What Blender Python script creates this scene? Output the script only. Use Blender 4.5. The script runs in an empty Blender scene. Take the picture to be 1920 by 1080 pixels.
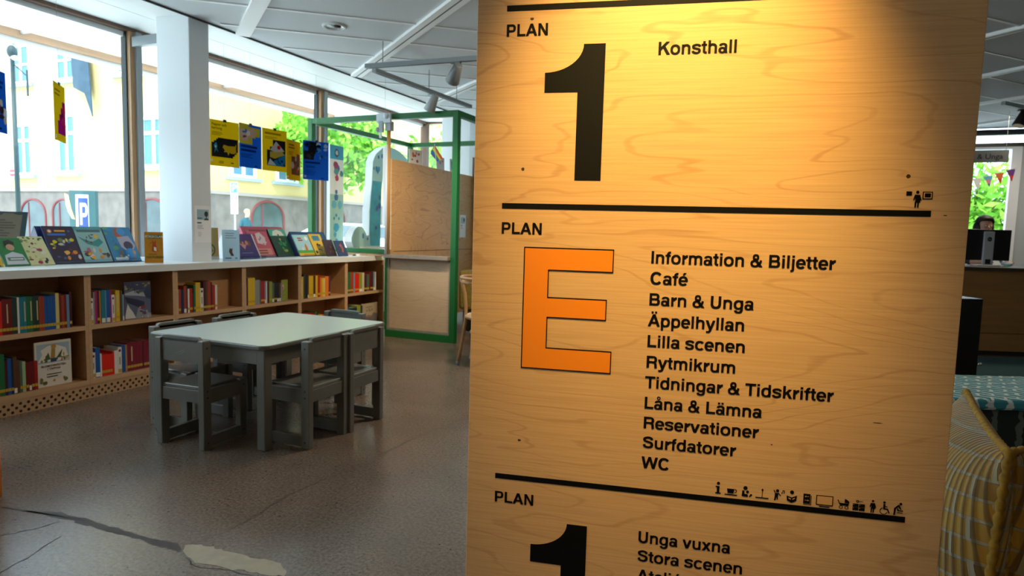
import bpy, bmesh, math, random
from mathutils import Matrix, Vector
rad = math.radians
SC = bpy.context.scene
COL = SC.collection

# ------------------------------------------------------------------ camera, sky, sun, lamps, exposure
def make_camera():
    cam = bpy.data.cameras.new('camera')
    co = bpy.data.objects.new('camera', cam)
    COL.objects.link(co)
    yaw, pitch, roll = .414228, .088446, .0273056
    fw = Vector((-math.sin(yaw) * math.cos(pitch), math.cos(yaw) * math.cos(pitch), -math.sin(pitch)))
    r = Vector((math.cos(yaw), math.sin(yaw), 0))
    u = r.cross(fw)
    rr = r * math.cos(roll) + u * math.sin(roll)
    uu = -r * math.sin(roll) + u * math.cos(roll)
    m = Matrix((rr, uu, -fw)).transposed().to_4x4()
    m.translation = Vector((0, 0, 1.2))
    co.matrix_world = m
    cam.sensor_width = 36
    cam.lens = 1198.0 / 1920 * 36
    cam.clip_start = .05
    cam.clip_end = 300
    cam.dof.use_dof = True
    cam.dof.focus_distance = 1.12
    cam.dof.aperture_fstop = 10
    SC.camera = co
make_camera()

def make_lights():
    w = bpy.data.worlds.new('sky')
    SC.world = w
    w.use_nodes = True
    bg = w.node_tree.nodes['Background']
    bg.inputs[0].default_value = (.66, .83, 1, 1)
    bg.inputs[1].default_value = 4.4
    def lamp(name, kind, loc, energy, color, target=None, **kw):
        l = bpy.data.lights.new(name, kind)
        l.energy = energy
        l.color = color
        for k, v in kw.items():
            setattr(l, k, v)
        o = bpy.data.objects.new(name, l)
        COL.objects.link(o)
        o.location = loc
        if target is not None:
            o.rotation_euler = (Vector(target) - Vector(loc)).to_track_quat('-Z', 'Y').to_euler()
        return o
    lamp('sun', 'SUN', (6, -12, 20), 2.4, (1, .93, .80), (-3, 3, 0), angle=rad(.5))
    # warm spot hung above and in front of the sign
    lamp('sign_spot', 'SPOT', (-0.094, 0.565, 2.15), 100, (1, .66, .20), (-0.196, 1.106, 1.38), spot_size=rad(49), spot_blend=1.0, shadow_soft_size=.035)
    # added fill lamps, unseen, under the ceiling and pointing down to lift the room
    for x, y, e, c in ((.1, -1.7, 9, (1, .60, .26)), (-1.5, 4.6, 39, (1, .82, .60)), (2.2, 3.4, 7, (1, .82, .60)), (2.6, 9.6, 20, (1, .82, .60))):
        lamp('ceiling_fill', 'AREA', (x, y, 2.76), e, c, (x, y, 0), shape='DISK', size=.5)
    # daylight portals in the glazing
    for y0, y1 in ((-3.4, -1.05), (-.95, 1.4), (1.5, 3.84), (3.95, 6.28), (6.38, 8.7)):
        p = lamp('daylight_portal', 'AREA', (-5.5, (y0 + y1) / 2, 1.85), 1, (1, 1, 1), (0, (y0 + y1) / 2, 1.85), shape='RECTANGLE', size=y1 - y0, size_y=1.95)
        p.data.cycles.is_portal = True
    vs = SC.view_settings
    vs.view_transform = 'Standard'
    vs.look = 'None'
    vs.exposure = 0.45
    vs.gamma = 1
    vs.use_curve_mapping = False
    SC.display_settings.display_device = 'sRGB'
    SC.cycles.use_denoising = True
    SC.cycles.max_bounces = 8
    SC.cycles.transparent_max_bounces = 12
    SC.cycles.sample_clamp_indirect = 6
make_lights()

# ------------------------------------------------------------------ colours and materials
def hx(c):
    if not isinstance(c, str):
        return tuple(c) + ((1,) if len(c) == 3 else ())
    c = c.lstrip('#')
    o = []
    for i in (0, 2, 4):
        v = int(c[i:i + 2], 16) / 255
        o.append(v / 12.92 if v <= .04045 else ((v + .055) / 1.055) ** 2.4)
    return tuple(o) + (1,)
_M = {}
def mat(name, color='#808080', rough=.5, metal=0, var=0, vscale=8, bump=0, bscale=60, spec=.5, emit=None, estr=1, stretch=None, coat=0, sub=0):
    if name in _M:
        return _M[name]
    m = bpy.data.materials.new(name)
    _M[name] = m
    m.use_nodes = True
    nt = m.node_tree
    p = nt.nodes['Principled BSDF']
    c = hx(color)
    p.inputs['Base Color'].default_value = c
    p.inputs['Roughness'].default_value = rough
    p.inputs['Metallic'].default_value = metal
    p.inputs['Specular IOR Level'].default_value = spec
    p.inputs['Coat Weight'].default_value = coat
    if emit:
        p.inputs['Emission Color'].default_value = hx(emit)
        p.inputs['Emission Strength'].default_value = estr
    if var or bump:
        tc = nt.nodes.new('ShaderNodeTexCoord')
        mp = nt.nodes.new('ShaderNodeMapping')
        if stretch:
            mp.inputs['Scale'].default_value = stretch
        nt.links.new(tc.outputs['Object'], mp.inputs['Vector'])
    if var:
        n = nt.nodes.new('ShaderNodeTexNoise')
        n.inputs['Scale'].default_value = vscale
        n.inputs['Detail'].default_value = 6
        nt.links.new(mp.outputs[0], n.inputs['Vector'])
        r = nt.nodes.new('ShaderNodeValToRGB')
        r.color_ramp.elements[0].position = .3
        r.color_ramp.elements[1].position = .7
        r.color_ramp.elements[0].color = tuple(x * (1 - var) for x in c[:3]) + (1,)
        r.color_ramp.elements[1].color = tuple(min(1, x * (1 + var)) for x in c[:3]) + (1,)
        nt.links.new(n.outputs['Fac'], r.inputs[0])
        nt.links.new(r.outputs[0], p.inputs['Base Color'])
    if bump:
        n2 = nt.nodes.new('ShaderNodeTexNoise')
        n2.inputs['Scale'].default_value = bscale
        n2.inputs['Detail'].default_value = 3
        nt.links.new(mp.outputs[0], n2.inputs['Vector'])
        b = nt.nodes.new('ShaderNodeBump')
        b.inputs['Strength'].default_value = bump
        b.inputs['Distance'].default_value = .01
        nt.links.new(n2.outputs['Fac'], b.inputs['Height'])
        nt.links.new(b.outputs[0], p.inputs['Normal'])
    return m
PAPER = [False]
def flat(c):
    if PAPER[0]:
        return translucent('poster print ' + c, c, .5)
    c = c if isinstance(c, str) else '#808080'
    return mat('print ' + c, c, .45)

def birch(name, light, dark, line, ring=7.0, rough=.42, scale=(1.6, 1.6, 5.5), seed=0.0, strength=.5, detail=2.2):
    """rotary-cut birch plywood: long wavy growth lines, fine fibres, cloudy tone"""
    if name in _M:
        return _M[name]
    m = bpy.data.materials.new(name)
    _M[name] = m
    m.use_nodes = True
    nt = m.node_tree
    N, L = nt.nodes.new, nt.links.new
    p = nt.nodes['Principled BSDF']
    p.inputs['Roughness'].default_value = rough
    tc = N('ShaderNodeTexCoord')
    mp = N('ShaderNodeMapping')
    mp.inputs['Scale'].default_value = scale
    mp.inputs['Location'].default_value = (seed, seed * .37, seed * .61)
    L(tc.outputs['Object'], mp.inputs['Vector'])
    n1 = N('ShaderNodeTexNoise')
    n1.inputs['Scale'].default_value = 1.0
    n1.inputs['Detail'].default_value = detail
    n1.inputs['Roughness'].default_value = .42
    n1.inputs['Distortion'].default_value = .35
    L(mp.outputs[0], n1.inputs['Vector'])
    mu = N('ShaderNodeMath'); mu.operation = 'MULTIPLY'; mu.inputs[1].default_value = ring * 6.283
    L(n1.outputs['Fac'], mu.inputs[0])
    si = N('ShaderNodeMath'); si.operation = 'SINE'
    L(mu.outputs[0], si.inputs[0])
    rp = N('ShaderNodeValToRGB')
    rp.color_ramp.elements[0].position = .90; rp.color_ramp.elements[0].color = (0, 0, 0, 1)
    rp.color_ramp.elements[1].position = 1.0; rp.color_ramp.elements[1].color = (1, 1, 1, 1)
    L(si.outputs[0], rp.inputs[0])
    # fibres
    mp2 = N('ShaderNodeMapping')
    mp2.inputs['Scale'].default_value = tuple(s * k for s, k in zip(scale, (5, 5, 42)))
    L(tc.outputs['Object'], mp2.inputs['Vector'])
    n2 = N('ShaderNodeTexNoise'); n2.inputs['Scale'].default_value = 1; n2.inputs['Detail'].default_value = 4
    L(mp2.outputs[0], n2.inputs['Vector'])
    n3 = N('ShaderNodeTexNoise'); n3.inputs['Scale'].default_value = 1.3; n3.inputs['Detail'].default_value = 3
    L(mp.outputs[0], n3.inputs['Vector'])
    mixa = N('ShaderNodeMix'); mixa.data_type = 'RGBA'
    mixa.inputs['A'].default_value = hx(light); mixa.inputs['B'].default_value = hx(dark)
    L(n3.outputs['Fac'], mixa.inputs['Factor'])
    f2 = N('ShaderNodeMapRange')
    f2.inputs['From Min'].default_value = .35; f2.inputs['From Max'].default_value = .75
    f2.inputs['To Min'].default_value = 0; f2.inputs['To Max'].default_value = .28
    L(n2.outputs['Fac'], f2.inputs['Value'])
    mixb = N('ShaderNodeMix'); mixb.data_type = 'RGBA'
    mixb.inputs['B'].default_value = hx(line)
    L(mixa.outputs['Result'], mixb.inputs['A']); L(f2.outputs[0], mixb.inputs['Factor'])
    f3 = N('ShaderNodeMath'); f3.operation = 'MULTIPLY'; f3.inputs[1].default_value = strength
    L(rp.outputs[0], f3.inputs[0])
    n4 = N('ShaderNodeTexNoise'); n4.inputs['Scale'].default_value = 2.2
    L(mp.outputs[0], n4.inputs['Vector'])
    f4 = N('ShaderNodeMath'); f4.operation = 'MULTIPLY'
    L(f3.outputs[0], f4.inputs[0]); L(n4.outputs['Fac'], f4.inputs[1])
    mixc = N('ShaderNodeMix'); mixc.data_type = 'RGBA'
    mixc.inputs['B'].default_value = hx(line)
    L(mixb.outputs['Result'], mixc.inputs['A']); L(f4.outputs[0], mixc.inputs['Factor'])
    L(mixc.outputs['Result'], p.inputs['Base Color'])
    return m

def glass_mat():
    if 'window glass' in _M:
        return _M['window glass']
    m = bpy.data.materials.new('window glass')
    _M['window glass'] = m
    m.use_nodes = True
    nt = m.node_tree
    nt.nodes.remove(nt.nodes['Principled BSDF'])
    N, L = nt.nodes.new, nt.links.new
    t = N('ShaderNodeBsdfTransparent'); t.inputs[0].default_value = (.96, .985, .98, 1)
    g = N('ShaderNodeBsdfGlossy'); g.inputs['Roughness'].default_value = .02
    lw = N('ShaderNodeLayerWeight'); lw.inputs[0].default_value = .5
    pw = N('ShaderNodeMath'); pw.operation = 'POWER'; pw.inputs[1].default_value = 5
    fr = N('ShaderNodeMath'); fr.operation = 'MULTIPLY_ADD'; fr.inputs[1].default_value = .8; fr.inputs[2].default_value = .025
    L(lw.outputs['Facing'], pw.inputs[0]); L(pw.outputs[0], fr.inputs[0])
    mx = N('ShaderNodeMixShader')
    L(fr.outputs[0], mx.inputs[0]); L(t.outputs[0], mx.inputs[1]); L(g.outputs[0], mx.inputs[2])
    L(mx.outputs[0], nt.nodes['Material Output'].inputs[0])
    return m

def clear_mat():
    if 'clear acrylic' in _M:
        return _M['clear acrylic']
    m = glass_mat().copy()
    m.name = 'clear acrylic'
    _M['clear acrylic'] = m
    for n in m.node_tree.nodes:
        if n.type == 'BSDF_TRANSPARENT':
            n.inputs[0].default_value = (.82, .9, .95, 1)
    return m

def translucent(name, color, t=.5):
    if name in _M:
        return _M[name]
    m = bpy.data.materials.new(name)
    _M[name] = m
    m.use_nodes = True
    nt = m.node_tree
    nt.nodes.remove(nt.nodes['Principled BSDF'])
    N, L = nt.nodes.new, nt.links.new
    d = N('ShaderNodeBsdfDiffuse'); d.inputs[0].default_value = hx(color)
    tr = N('ShaderNodeBsdfTranslucent'); tr.inputs[0].default_value = hx(color)
    mx = N('ShaderNodeMixShader'); mx.inputs[0].default_value = t
    L(d.outputs[0], mx.inputs[1]); L(tr.outputs[0], mx.inputs[2])
    L(mx.outputs[0], nt.nodes['Material Output'].inputs[0])
    return m

# ------------------------------------------------------------------ mesh helpers
class MB:
    def __init__(s):
        s.v = []; s.f = []; s.mi = []; s.mats = []
    def m(s, material):
        if material not in s.mats:
            s.mats.append(material)
        return s.mats.index(material)
    def add(s, verts, faces, material=None):
        b = len(s.v)
        s.v += [tuple(v) for v in verts]
        k = s.m(material) if material is not None else 0
        for f in faces:
            s.f.append([b + i for i in f]); s.mi.append(k)
        return s
    def box(s, x0, y0, z0, x1, y1, z1, material=None, M=None):
        v = [(x0, y0, z0), (x1, y0, z0), (x1, y1, z0), (x0, y1, z0), (x0, y0, z1), (x1, y0, z1), (x1, y1, z1), (x0, y1, z1)]
        if M is not None:
            v = [tuple(M @ Vector(p)) for p in v]
        return s.add(v, [(3, 2, 1, 0), (4, 5, 6, 7), (0, 1, 5, 4), (1, 2, 6, 5), (2, 3, 7, 6), (3, 0, 4, 7)], material)
    def prism(s, pts, axis, a, b, material=None):
        """polygon pts in the plane across `axis`, extruded from a to b"""
        def P(p, t):
            return {'x': (t, p[0], p[1]), 'y': (p[0], t, p[1]), 'z': (p[0], p[1], t)}[axis]
        n = len(pts)
        v = [P(p, a) for p in pts] + [P(p, b) for p in pts]
        f = [tuple(range(n)), tuple(range(2 * n - 1, n - 1, -1))] + [(i, i + n, (i + 1) % n + n, (i + 1) % n) for i in range(n)]
        return s.add(v, f, material)
    def tube(s, path, r, n=10, material=None, closed=False):
        path = [Vector(p) for p in path]
        k = len(path)
        rs = r if isinstance(r, (list, tuple)) else [r] * k
        rings = []
        prev = None
        for i, p in enumerate(path):
            if closed:
                d = path[(i + 1) % k] - path[i - 1]
            else:
                d = path[min(i + 1, k - 1)] - path[max(i - 1, 0)]
            d.normalize()
            if prev is None:
                a = Vector((0, 0, 1)) if abs(d.z) < .9 else Vector((1, 0, 0))
                e = d.cross(a).normalized()
            else:
                e = (prev - d * prev.dot(d)).normalized()
            prev = e
            g = d.cross(e)
            rings.append([p + (e * math.cos(t) + g * math.sin(t)) * rs[i] for t in [2 * math.pi * j / n for j in range(n)]])
        v = [q for R in rings for q in R]
        f = []
        for i in range(k if closed else k - 1):
            i2 = (i + 1) % k
            for j in range(n):
                f.append((i * n + j, i * n + (j + 1) % n, i2 * n + (j + 1) % n, i2 * n + j))
        if not closed:
            f.append(tuple(range(n - 1, -1, -1)))
            f.append(tuple((k - 1) * n + j for j in range(n)))
        return s.add(v, f, material)
    def cyl(s, p0, p1, r0, r1=None, n=20, material=None):
        return s.tube([p0, p1], [r0, r0 if r1 is None else r1], n, material)
    def ball(s, c, rx, ry=None, rz=None, n=14, m=9, material=None):
        ry = rx if ry is None else ry; rz = rx if rz is None else rz
        v = [(c[0], c[1], c[2] - rz)]
        for i in range(1, m):
            a = -math.pi / 2 + math.pi * i / m
            for j in range(n):
                t = 2 * math.pi * j / n
                v.append((c[0] + rx * math.cos(a) * math.cos(t), c[1] + ry * math.cos(a) * math.sin(t), c[2] + rz * math.sin(a)))
        v.append((c[0], c[1], c[2] + rz))
        f = [(0, 1 + (j + 1) % n, 1 + j) for j in range(n)]
        for i in range(m - 2):
            for j in range(n):
                f.append((1 + i * n + j, 1 + i * n + (j + 1) % n, 1 + (i + 1) * n + (j + 1) % n, 1 + (i + 1) * n + j))
        t = len(v) - 1
        b = 1 + (m - 2) * n
        f += [(t, b + j, b + (j + 1) % n) for j in range(n)]
        return s.add(v, f, material)
    def poly(s, pts, material=None):
        return s.add(pts, [tuple(range(len(pts)))], material)
    def build(s, name, parent=None, material=None, bevel=0, smooth=False, segs=2, fix=True):
        me = bpy.data.meshes.new(name)
        me.from_pydata(s.v, [], s.f)
        mats = s.mats or [material or mat('plain')]
        for k in mats:
            me.materials.append(k)
        for p, k in zip(me.polygons, s.mi):
            p.material_index = k
            p.use_smooth = smooth
        if fix:
            bm = bmesh.new(); bm.from_mesh(me)
            bmesh.ops.recalc_face_normals(bm, faces=bm.faces)
            bm.to_mesh(me); bm.free()
        o = bpy.data.objects.new(name, me)
        COL.objects.link(o)
        if parent:
            o.parent = parent
        if bevel:
            b = o.modifiers.new('bevel', 'BEVEL')
            b.width = bevel; b.segments = segs; b.limit_method = 'ANGLE'; b.angle_limit = rad(40)
        return o

def thing(name, label, cat, loc=(0, 0, 0), rot=(0, 0, 0), group=None):
    o = bpy.data.objects.new(name, None)
    o.empty_display_size = .05
    COL.objects.link(o)
    o.location = loc; o.rotation_euler = rot
    o['label'] = label; o['category'] = cat
    if group:
        o['group'] = group
    return o
def tag(o, label, cat, group=None):
    o['label'] = label; o['category'] = cat
    if group:
        o['group'] = group
    return o
def struct(o):
    o['kind'] = 'structure'
    return o
def copy_tree(o, parent=None):
    c = o.copy(); COL.objects.link(c)
    if parent:
        c.parent = parent
    for ch in list(o.children):
        copy_tree(ch, c)
    return c

def text_shape(mb, body, x, z, h, y, material, align='LEFT', weight=.02, maxw=None, sx=1):
    """lettering in the x-z plane at depth y, cap height h, baseline z"""
    cu = bpy.data.curves.new('lettering', 'FONT')
    cu.body = body; cu.size = h / .7; cu.align_x = align; cu.offset = weight * h
    cu.resolution_u = 3
    o = bpy.data.objects.new('lettering', cu)
    COL.objects.link(o)
    bpy.context.view_layer.update()
    me = bpy.data.meshes.new_from_object(o.evaluated_get(bpy.context.evaluated_depsgraph_get()))
    k = sx
    if maxw and o.dimensions.x > maxw:
        k = maxw / o.dimensions.x
    mb.add([(x + v.co.x * k, y, z + v.co.y) for v in me.vertices], [tuple(p.vertices) for p in me.polygons], material)
    bpy.data.objects.remove(o); bpy.data.curves.remove(cu); bpy.data.meshes.remove(me)

def blob(rng, cx, cy, rx, ry, n=9, j=.35):
    return [(cx + rx * (1 - j * rng.random()) * math.cos(2 * math.pi * i / n), cy + ry * (1 - j * rng.random()) * math.sin(2 * math.pi * i / n)) for i in range(n)]
def draw(mb, art, x0, z0, w, h, y):
    """flat printed artwork: layers in the x-z plane, each a hair in front (towards -y) of the one before"""
    k = 0
    def P(a, b):
        return (x0 + a * w, yy, z0 + b * h)
    for s in art:
        yy = y - .00025 * (k + 1); k += 1
        t = s[0]
        if t == 'r':
            _, a, b, c, d, col = s
            mb.poly([P(a, b), P(c, b), P(c, d), P(a, d)], flat(col))
        elif t == 'c':
            _, a, b, r, col = s[:5]
            ry = s[5] if len(s) > 5 else r * w / h
            mb.poly([P(a + r * math.cos(q), b + ry * math.sin(q)) for q in [2 * math.pi * i / 22 for i in range(22)]], flat(col))
        elif t == 'p':
            mb.poly([P(a, b) for a, b in s[1]], flat(s[2]))
        elif t == 't':
            _, body, a, b, hh, col = s[:6]
            text_shape(mb, body, x0 + a * w, z0 + b * h, hh * h, yy, flat(col), 'CENTER' if len(s) < 7 else s[6], maxw=w * .92)
        elif t == 'b':
            _, seed, n, a, b, c, d, size, cols = s
            rng = random.Random(seed)
            for i in range(n):
                yy = y - .00025 * (k + 1) - .00003 * i
                mb.poly([P(*q) for q in blob(rng, a + (c - a) * rng.random(), b + (d - b) * rng.random(), size * (.5 + rng.random()), size * (.5 + rng.random()) * w / h)], flat(cols[i % len(cols)]))
            k += 1
        elif t == 'l':   # lines of small print
            _, a, b, c, n, dz, th, col = s
            rng = random.Random(int(1000 * (a + b)))
            for i in range(n):
                e = a + (c - a) * (.65 + .35 * rng.random())
                zz = b - i * dz
                mb.poly([P(a, zz), P(e, zz), P(e, zz + th), P(a, zz + th)], flat(col))
    return mb

ORD = ['first', 'second', 'third', 'fourth', 'fifth', 'sixth', 'seventh', 'eighth', 'ninth', 'tenth', 'eleventh', 'twelfth', 'thirteenth', 'fourteenth', 'fifteenth', 'sixteenth', 'seventeenth', 'eighteenth', 'nineteenth', 'twentieth', 'twenty-first', 'twenty-second', 'twenty-third', 'twenty-fourth', 'twenty-fifth', 'twenty-sixth', 'twenty-seventh', 'twenty-eighth']

# ------------------------------------------------------------------ the setting
WHITE = mat('white paint', '#e9ecec', .55)
def concrete():
    m = bpy.data.materials.new('polished concrete'); m.use_nodes = True
    nt = m.node_tree; N, L = nt.nodes.new, nt.links.new
    p = nt.nodes['Principled BSDF']
    tc = N('ShaderNodeTexCoord')
    def noise(sc, det, rough=.5):
        n = N('ShaderNodeTexNoise'); n.inputs['Scale'].default_value = sc; n.inputs['Detail'].default_value = det; n.inputs['Roughness'].default_value = rough
        L(tc.outputs['Object'], n.inputs['Vector']); return n
    def ramp(src, a, ca, b, cb):
        r = N('ShaderNodeValToRGB')
        r.color_ramp.elements[0].position = a; r.color_ramp.elements[0].color = ca
        r.color_ramp.elements[1].position = b; r.color_ramp.elements[1].color = cb
        L(src, r.inputs[0]); return r.outputs[0]
    base = ramp(noise(1.1, 5, .55).outputs['Fac'], .25, hx('#5c4e43'), .80, hx('#8a7868'))
    fine = ramp(noise(75, 3, .7).outputs['Fac'], .36, (.55, .53, .51, 1), .62, (1.12, 1.12, 1.12, 1))
    mx = N('ShaderNodeMix'); mx.data_type = 'RGBA'; mx.blend_type = 'MULTIPLY'; mx.inputs['Factor'].default_value = 1
    L(base, mx.inputs['A']); L(fine, mx.inputs['B'])
    v = N('ShaderNodeTexVoronoi'); v.inputs['Scale'].default_value = 34
    L(tc.outputs['Object'], v.inputs['Vector'])
    dots = ramp(v.outputs['Distance'], .11, (1, 1, 1, 1), .19, (0, 0, 0, 1))
    few = ramp(noise(6, 3).outputs['Fac'], .46, (0, 0, 0, 1), .60, (1, 1, 1, 1))
    dm = N('ShaderNodeMath'); dm.operation = 'MULTIPLY'
    L(dots, dm.inputs[0]); L(few, dm.inputs[1])
    mx2 = N('ShaderNodeMix'); mx2.data_type = 'RGBA'
    L(dm.outputs[0], mx2.inputs['Factor']); L(mx.outputs['Result'], mx2.inputs['A'])
    L(ramp(v.outputs['Color'], .45, hx('#2c231d'), .9, hx('#4d4238')), mx2.inputs['B'])
    L(mx2.outputs['Result'], p.inputs['Base Color'])
    p.inputs['Roughness'].default_value = .27
    b = N('ShaderNodeBump'); b.inputs['Strength'].default_value = .035; b.inputs['Distance'].default_value = .01
    L(noise(90, 2).outputs['Fac'], b.inputs['Height']); L(b.outputs[0], p.inputs['Normal'])
    return m
def strip(mb, pts, w, z, material):
    pts = [Vector((p[0], p[1], 0)) for p in pts]
    rng = random.Random(len(pts))
    Lf, Rt = [], []
    for i, p in enumerate(pts):
        d = (pts[min(i + 1, len(pts) - 1)] - pts[max(i - 1, 0)]).normalized()
        n = Vector((-d.y, d.x, 0)) * w * (.5 + .8 * rng.random())
        Lf.append((p.x + n.x, p.y + n.y, z)); Rt.append((p.x - n.x, p.y - n.y, z))
    for i in range(len(pts) - 1):
        mb.poly([Lf[i], Lf[i + 1], Rt[i + 1], Rt[i]], material)
def wiggle(pts, amp, n, seed):
    rng = random.Random(seed)
    out = []
    for a, b in zip(pts, pts[1:]):
        for i in range(n):
            t = i / n
            out.append((a[0] + (b[0] - a[0]) * t + amp * (rng.random() - .5), a[1] + (b[1] - a[1]) * t + amp * (rng.random() - .5)))
    return out + [pts[-1]]
def build_floor():
    f = MB()
    f.poly([(-5.5, -4.5, 0), (7.5, -4.5, 0), (7.5, 11, 0), (-5.5, 11, 0)], concrete())
    dark = mat('crack filler', '#3f352d', .6, var=.3, vscale=30)
    line = mat('hairline crack', '#30281f', .6)
    pale = mat('pale mortar patch', '#a79d86', .5, var=.12, vscale=25)
    ck = [(-2.85, 1.519), (-2.78, 1.545), (-2.70, 1.578), (-2.578, 1.588), (-2.486, 1.592), (-2.40, 1.586), (-2.344, 1.594), (-2.229, 1.588), (-2.13, 1.600), (-2.051, 1.606), (-1.991, 1.591), (-1.983, 1.560), (-2.06, 1.570), (-2.12, 1.564), (-2.21, 1.570), (-2.317, 1.558), (-2.40, 1.562), (-2.487, 1.553), (-2.604, 1.550), (-2.736, 1.535)]
    f.poly([(x, y, .0006) for x, y in wiggle(ck + ck[:1], .016, 4, 7)[:-1]], dark)
    pp = [(-1.998, 1.597), (-2.013, 1.625), (-1.96, 1.640), (-1.91, 1.648), (-1.85, 1.646), (-1.78, 1.656), (-1.70, 1.660), (-1.62, 1.674), (-1.566, 1.648), (-1.53, 1.618), (-1.56, 1.600), (-1.614, 1.589), (-1.67, 1.583), (-1.717, 1.569), (-1.805, 1.560), (-1.869, 1.545), (-1.933, 1.557)]
    f.poly([(x, y, .0009) for x, y in wiggle(pp + pp[:1], .012, 3, 8)[:-1]], pale)
    strip(f, wiggle([(-2.001, 1.622), (-1.981, 1.712), (-1.961, 1.823), (-1.977, 1.981), (-1.995, 2.125), (-1.994, 2.333), (-1.946, 2.512), (-1.943, 2.683), (-1.937, 2.974), (-1.903, 3.268), (-1.839, 3.489), (-1.8, 4.3)], .022, 4, 1), .0030, .0005, line)
    for k, p in enumerate(([(-2.682, 1.355), (-2.633, 1.438), (-2.614, 1.525)], [(-2.393, 1.204), (-2.431, 1.325), (-2.483, 1.456)], [(-1.942, 1.551), (-1.856, 1.524), (-1.749, 1.554), (-1.641, 1.57)], [(-3.1, 1.47), (-2.95, 1.5), (-2.85, 1.52)], [(-1.53, 1.6), (-1.2, 1.62), (-.9, 1.58)])):
        strip(f, wiggle(p, .01, 4, k + 3), .0026, .0005, line)
    struct(f.build('floor', fix=False))
build_floor()

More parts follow.
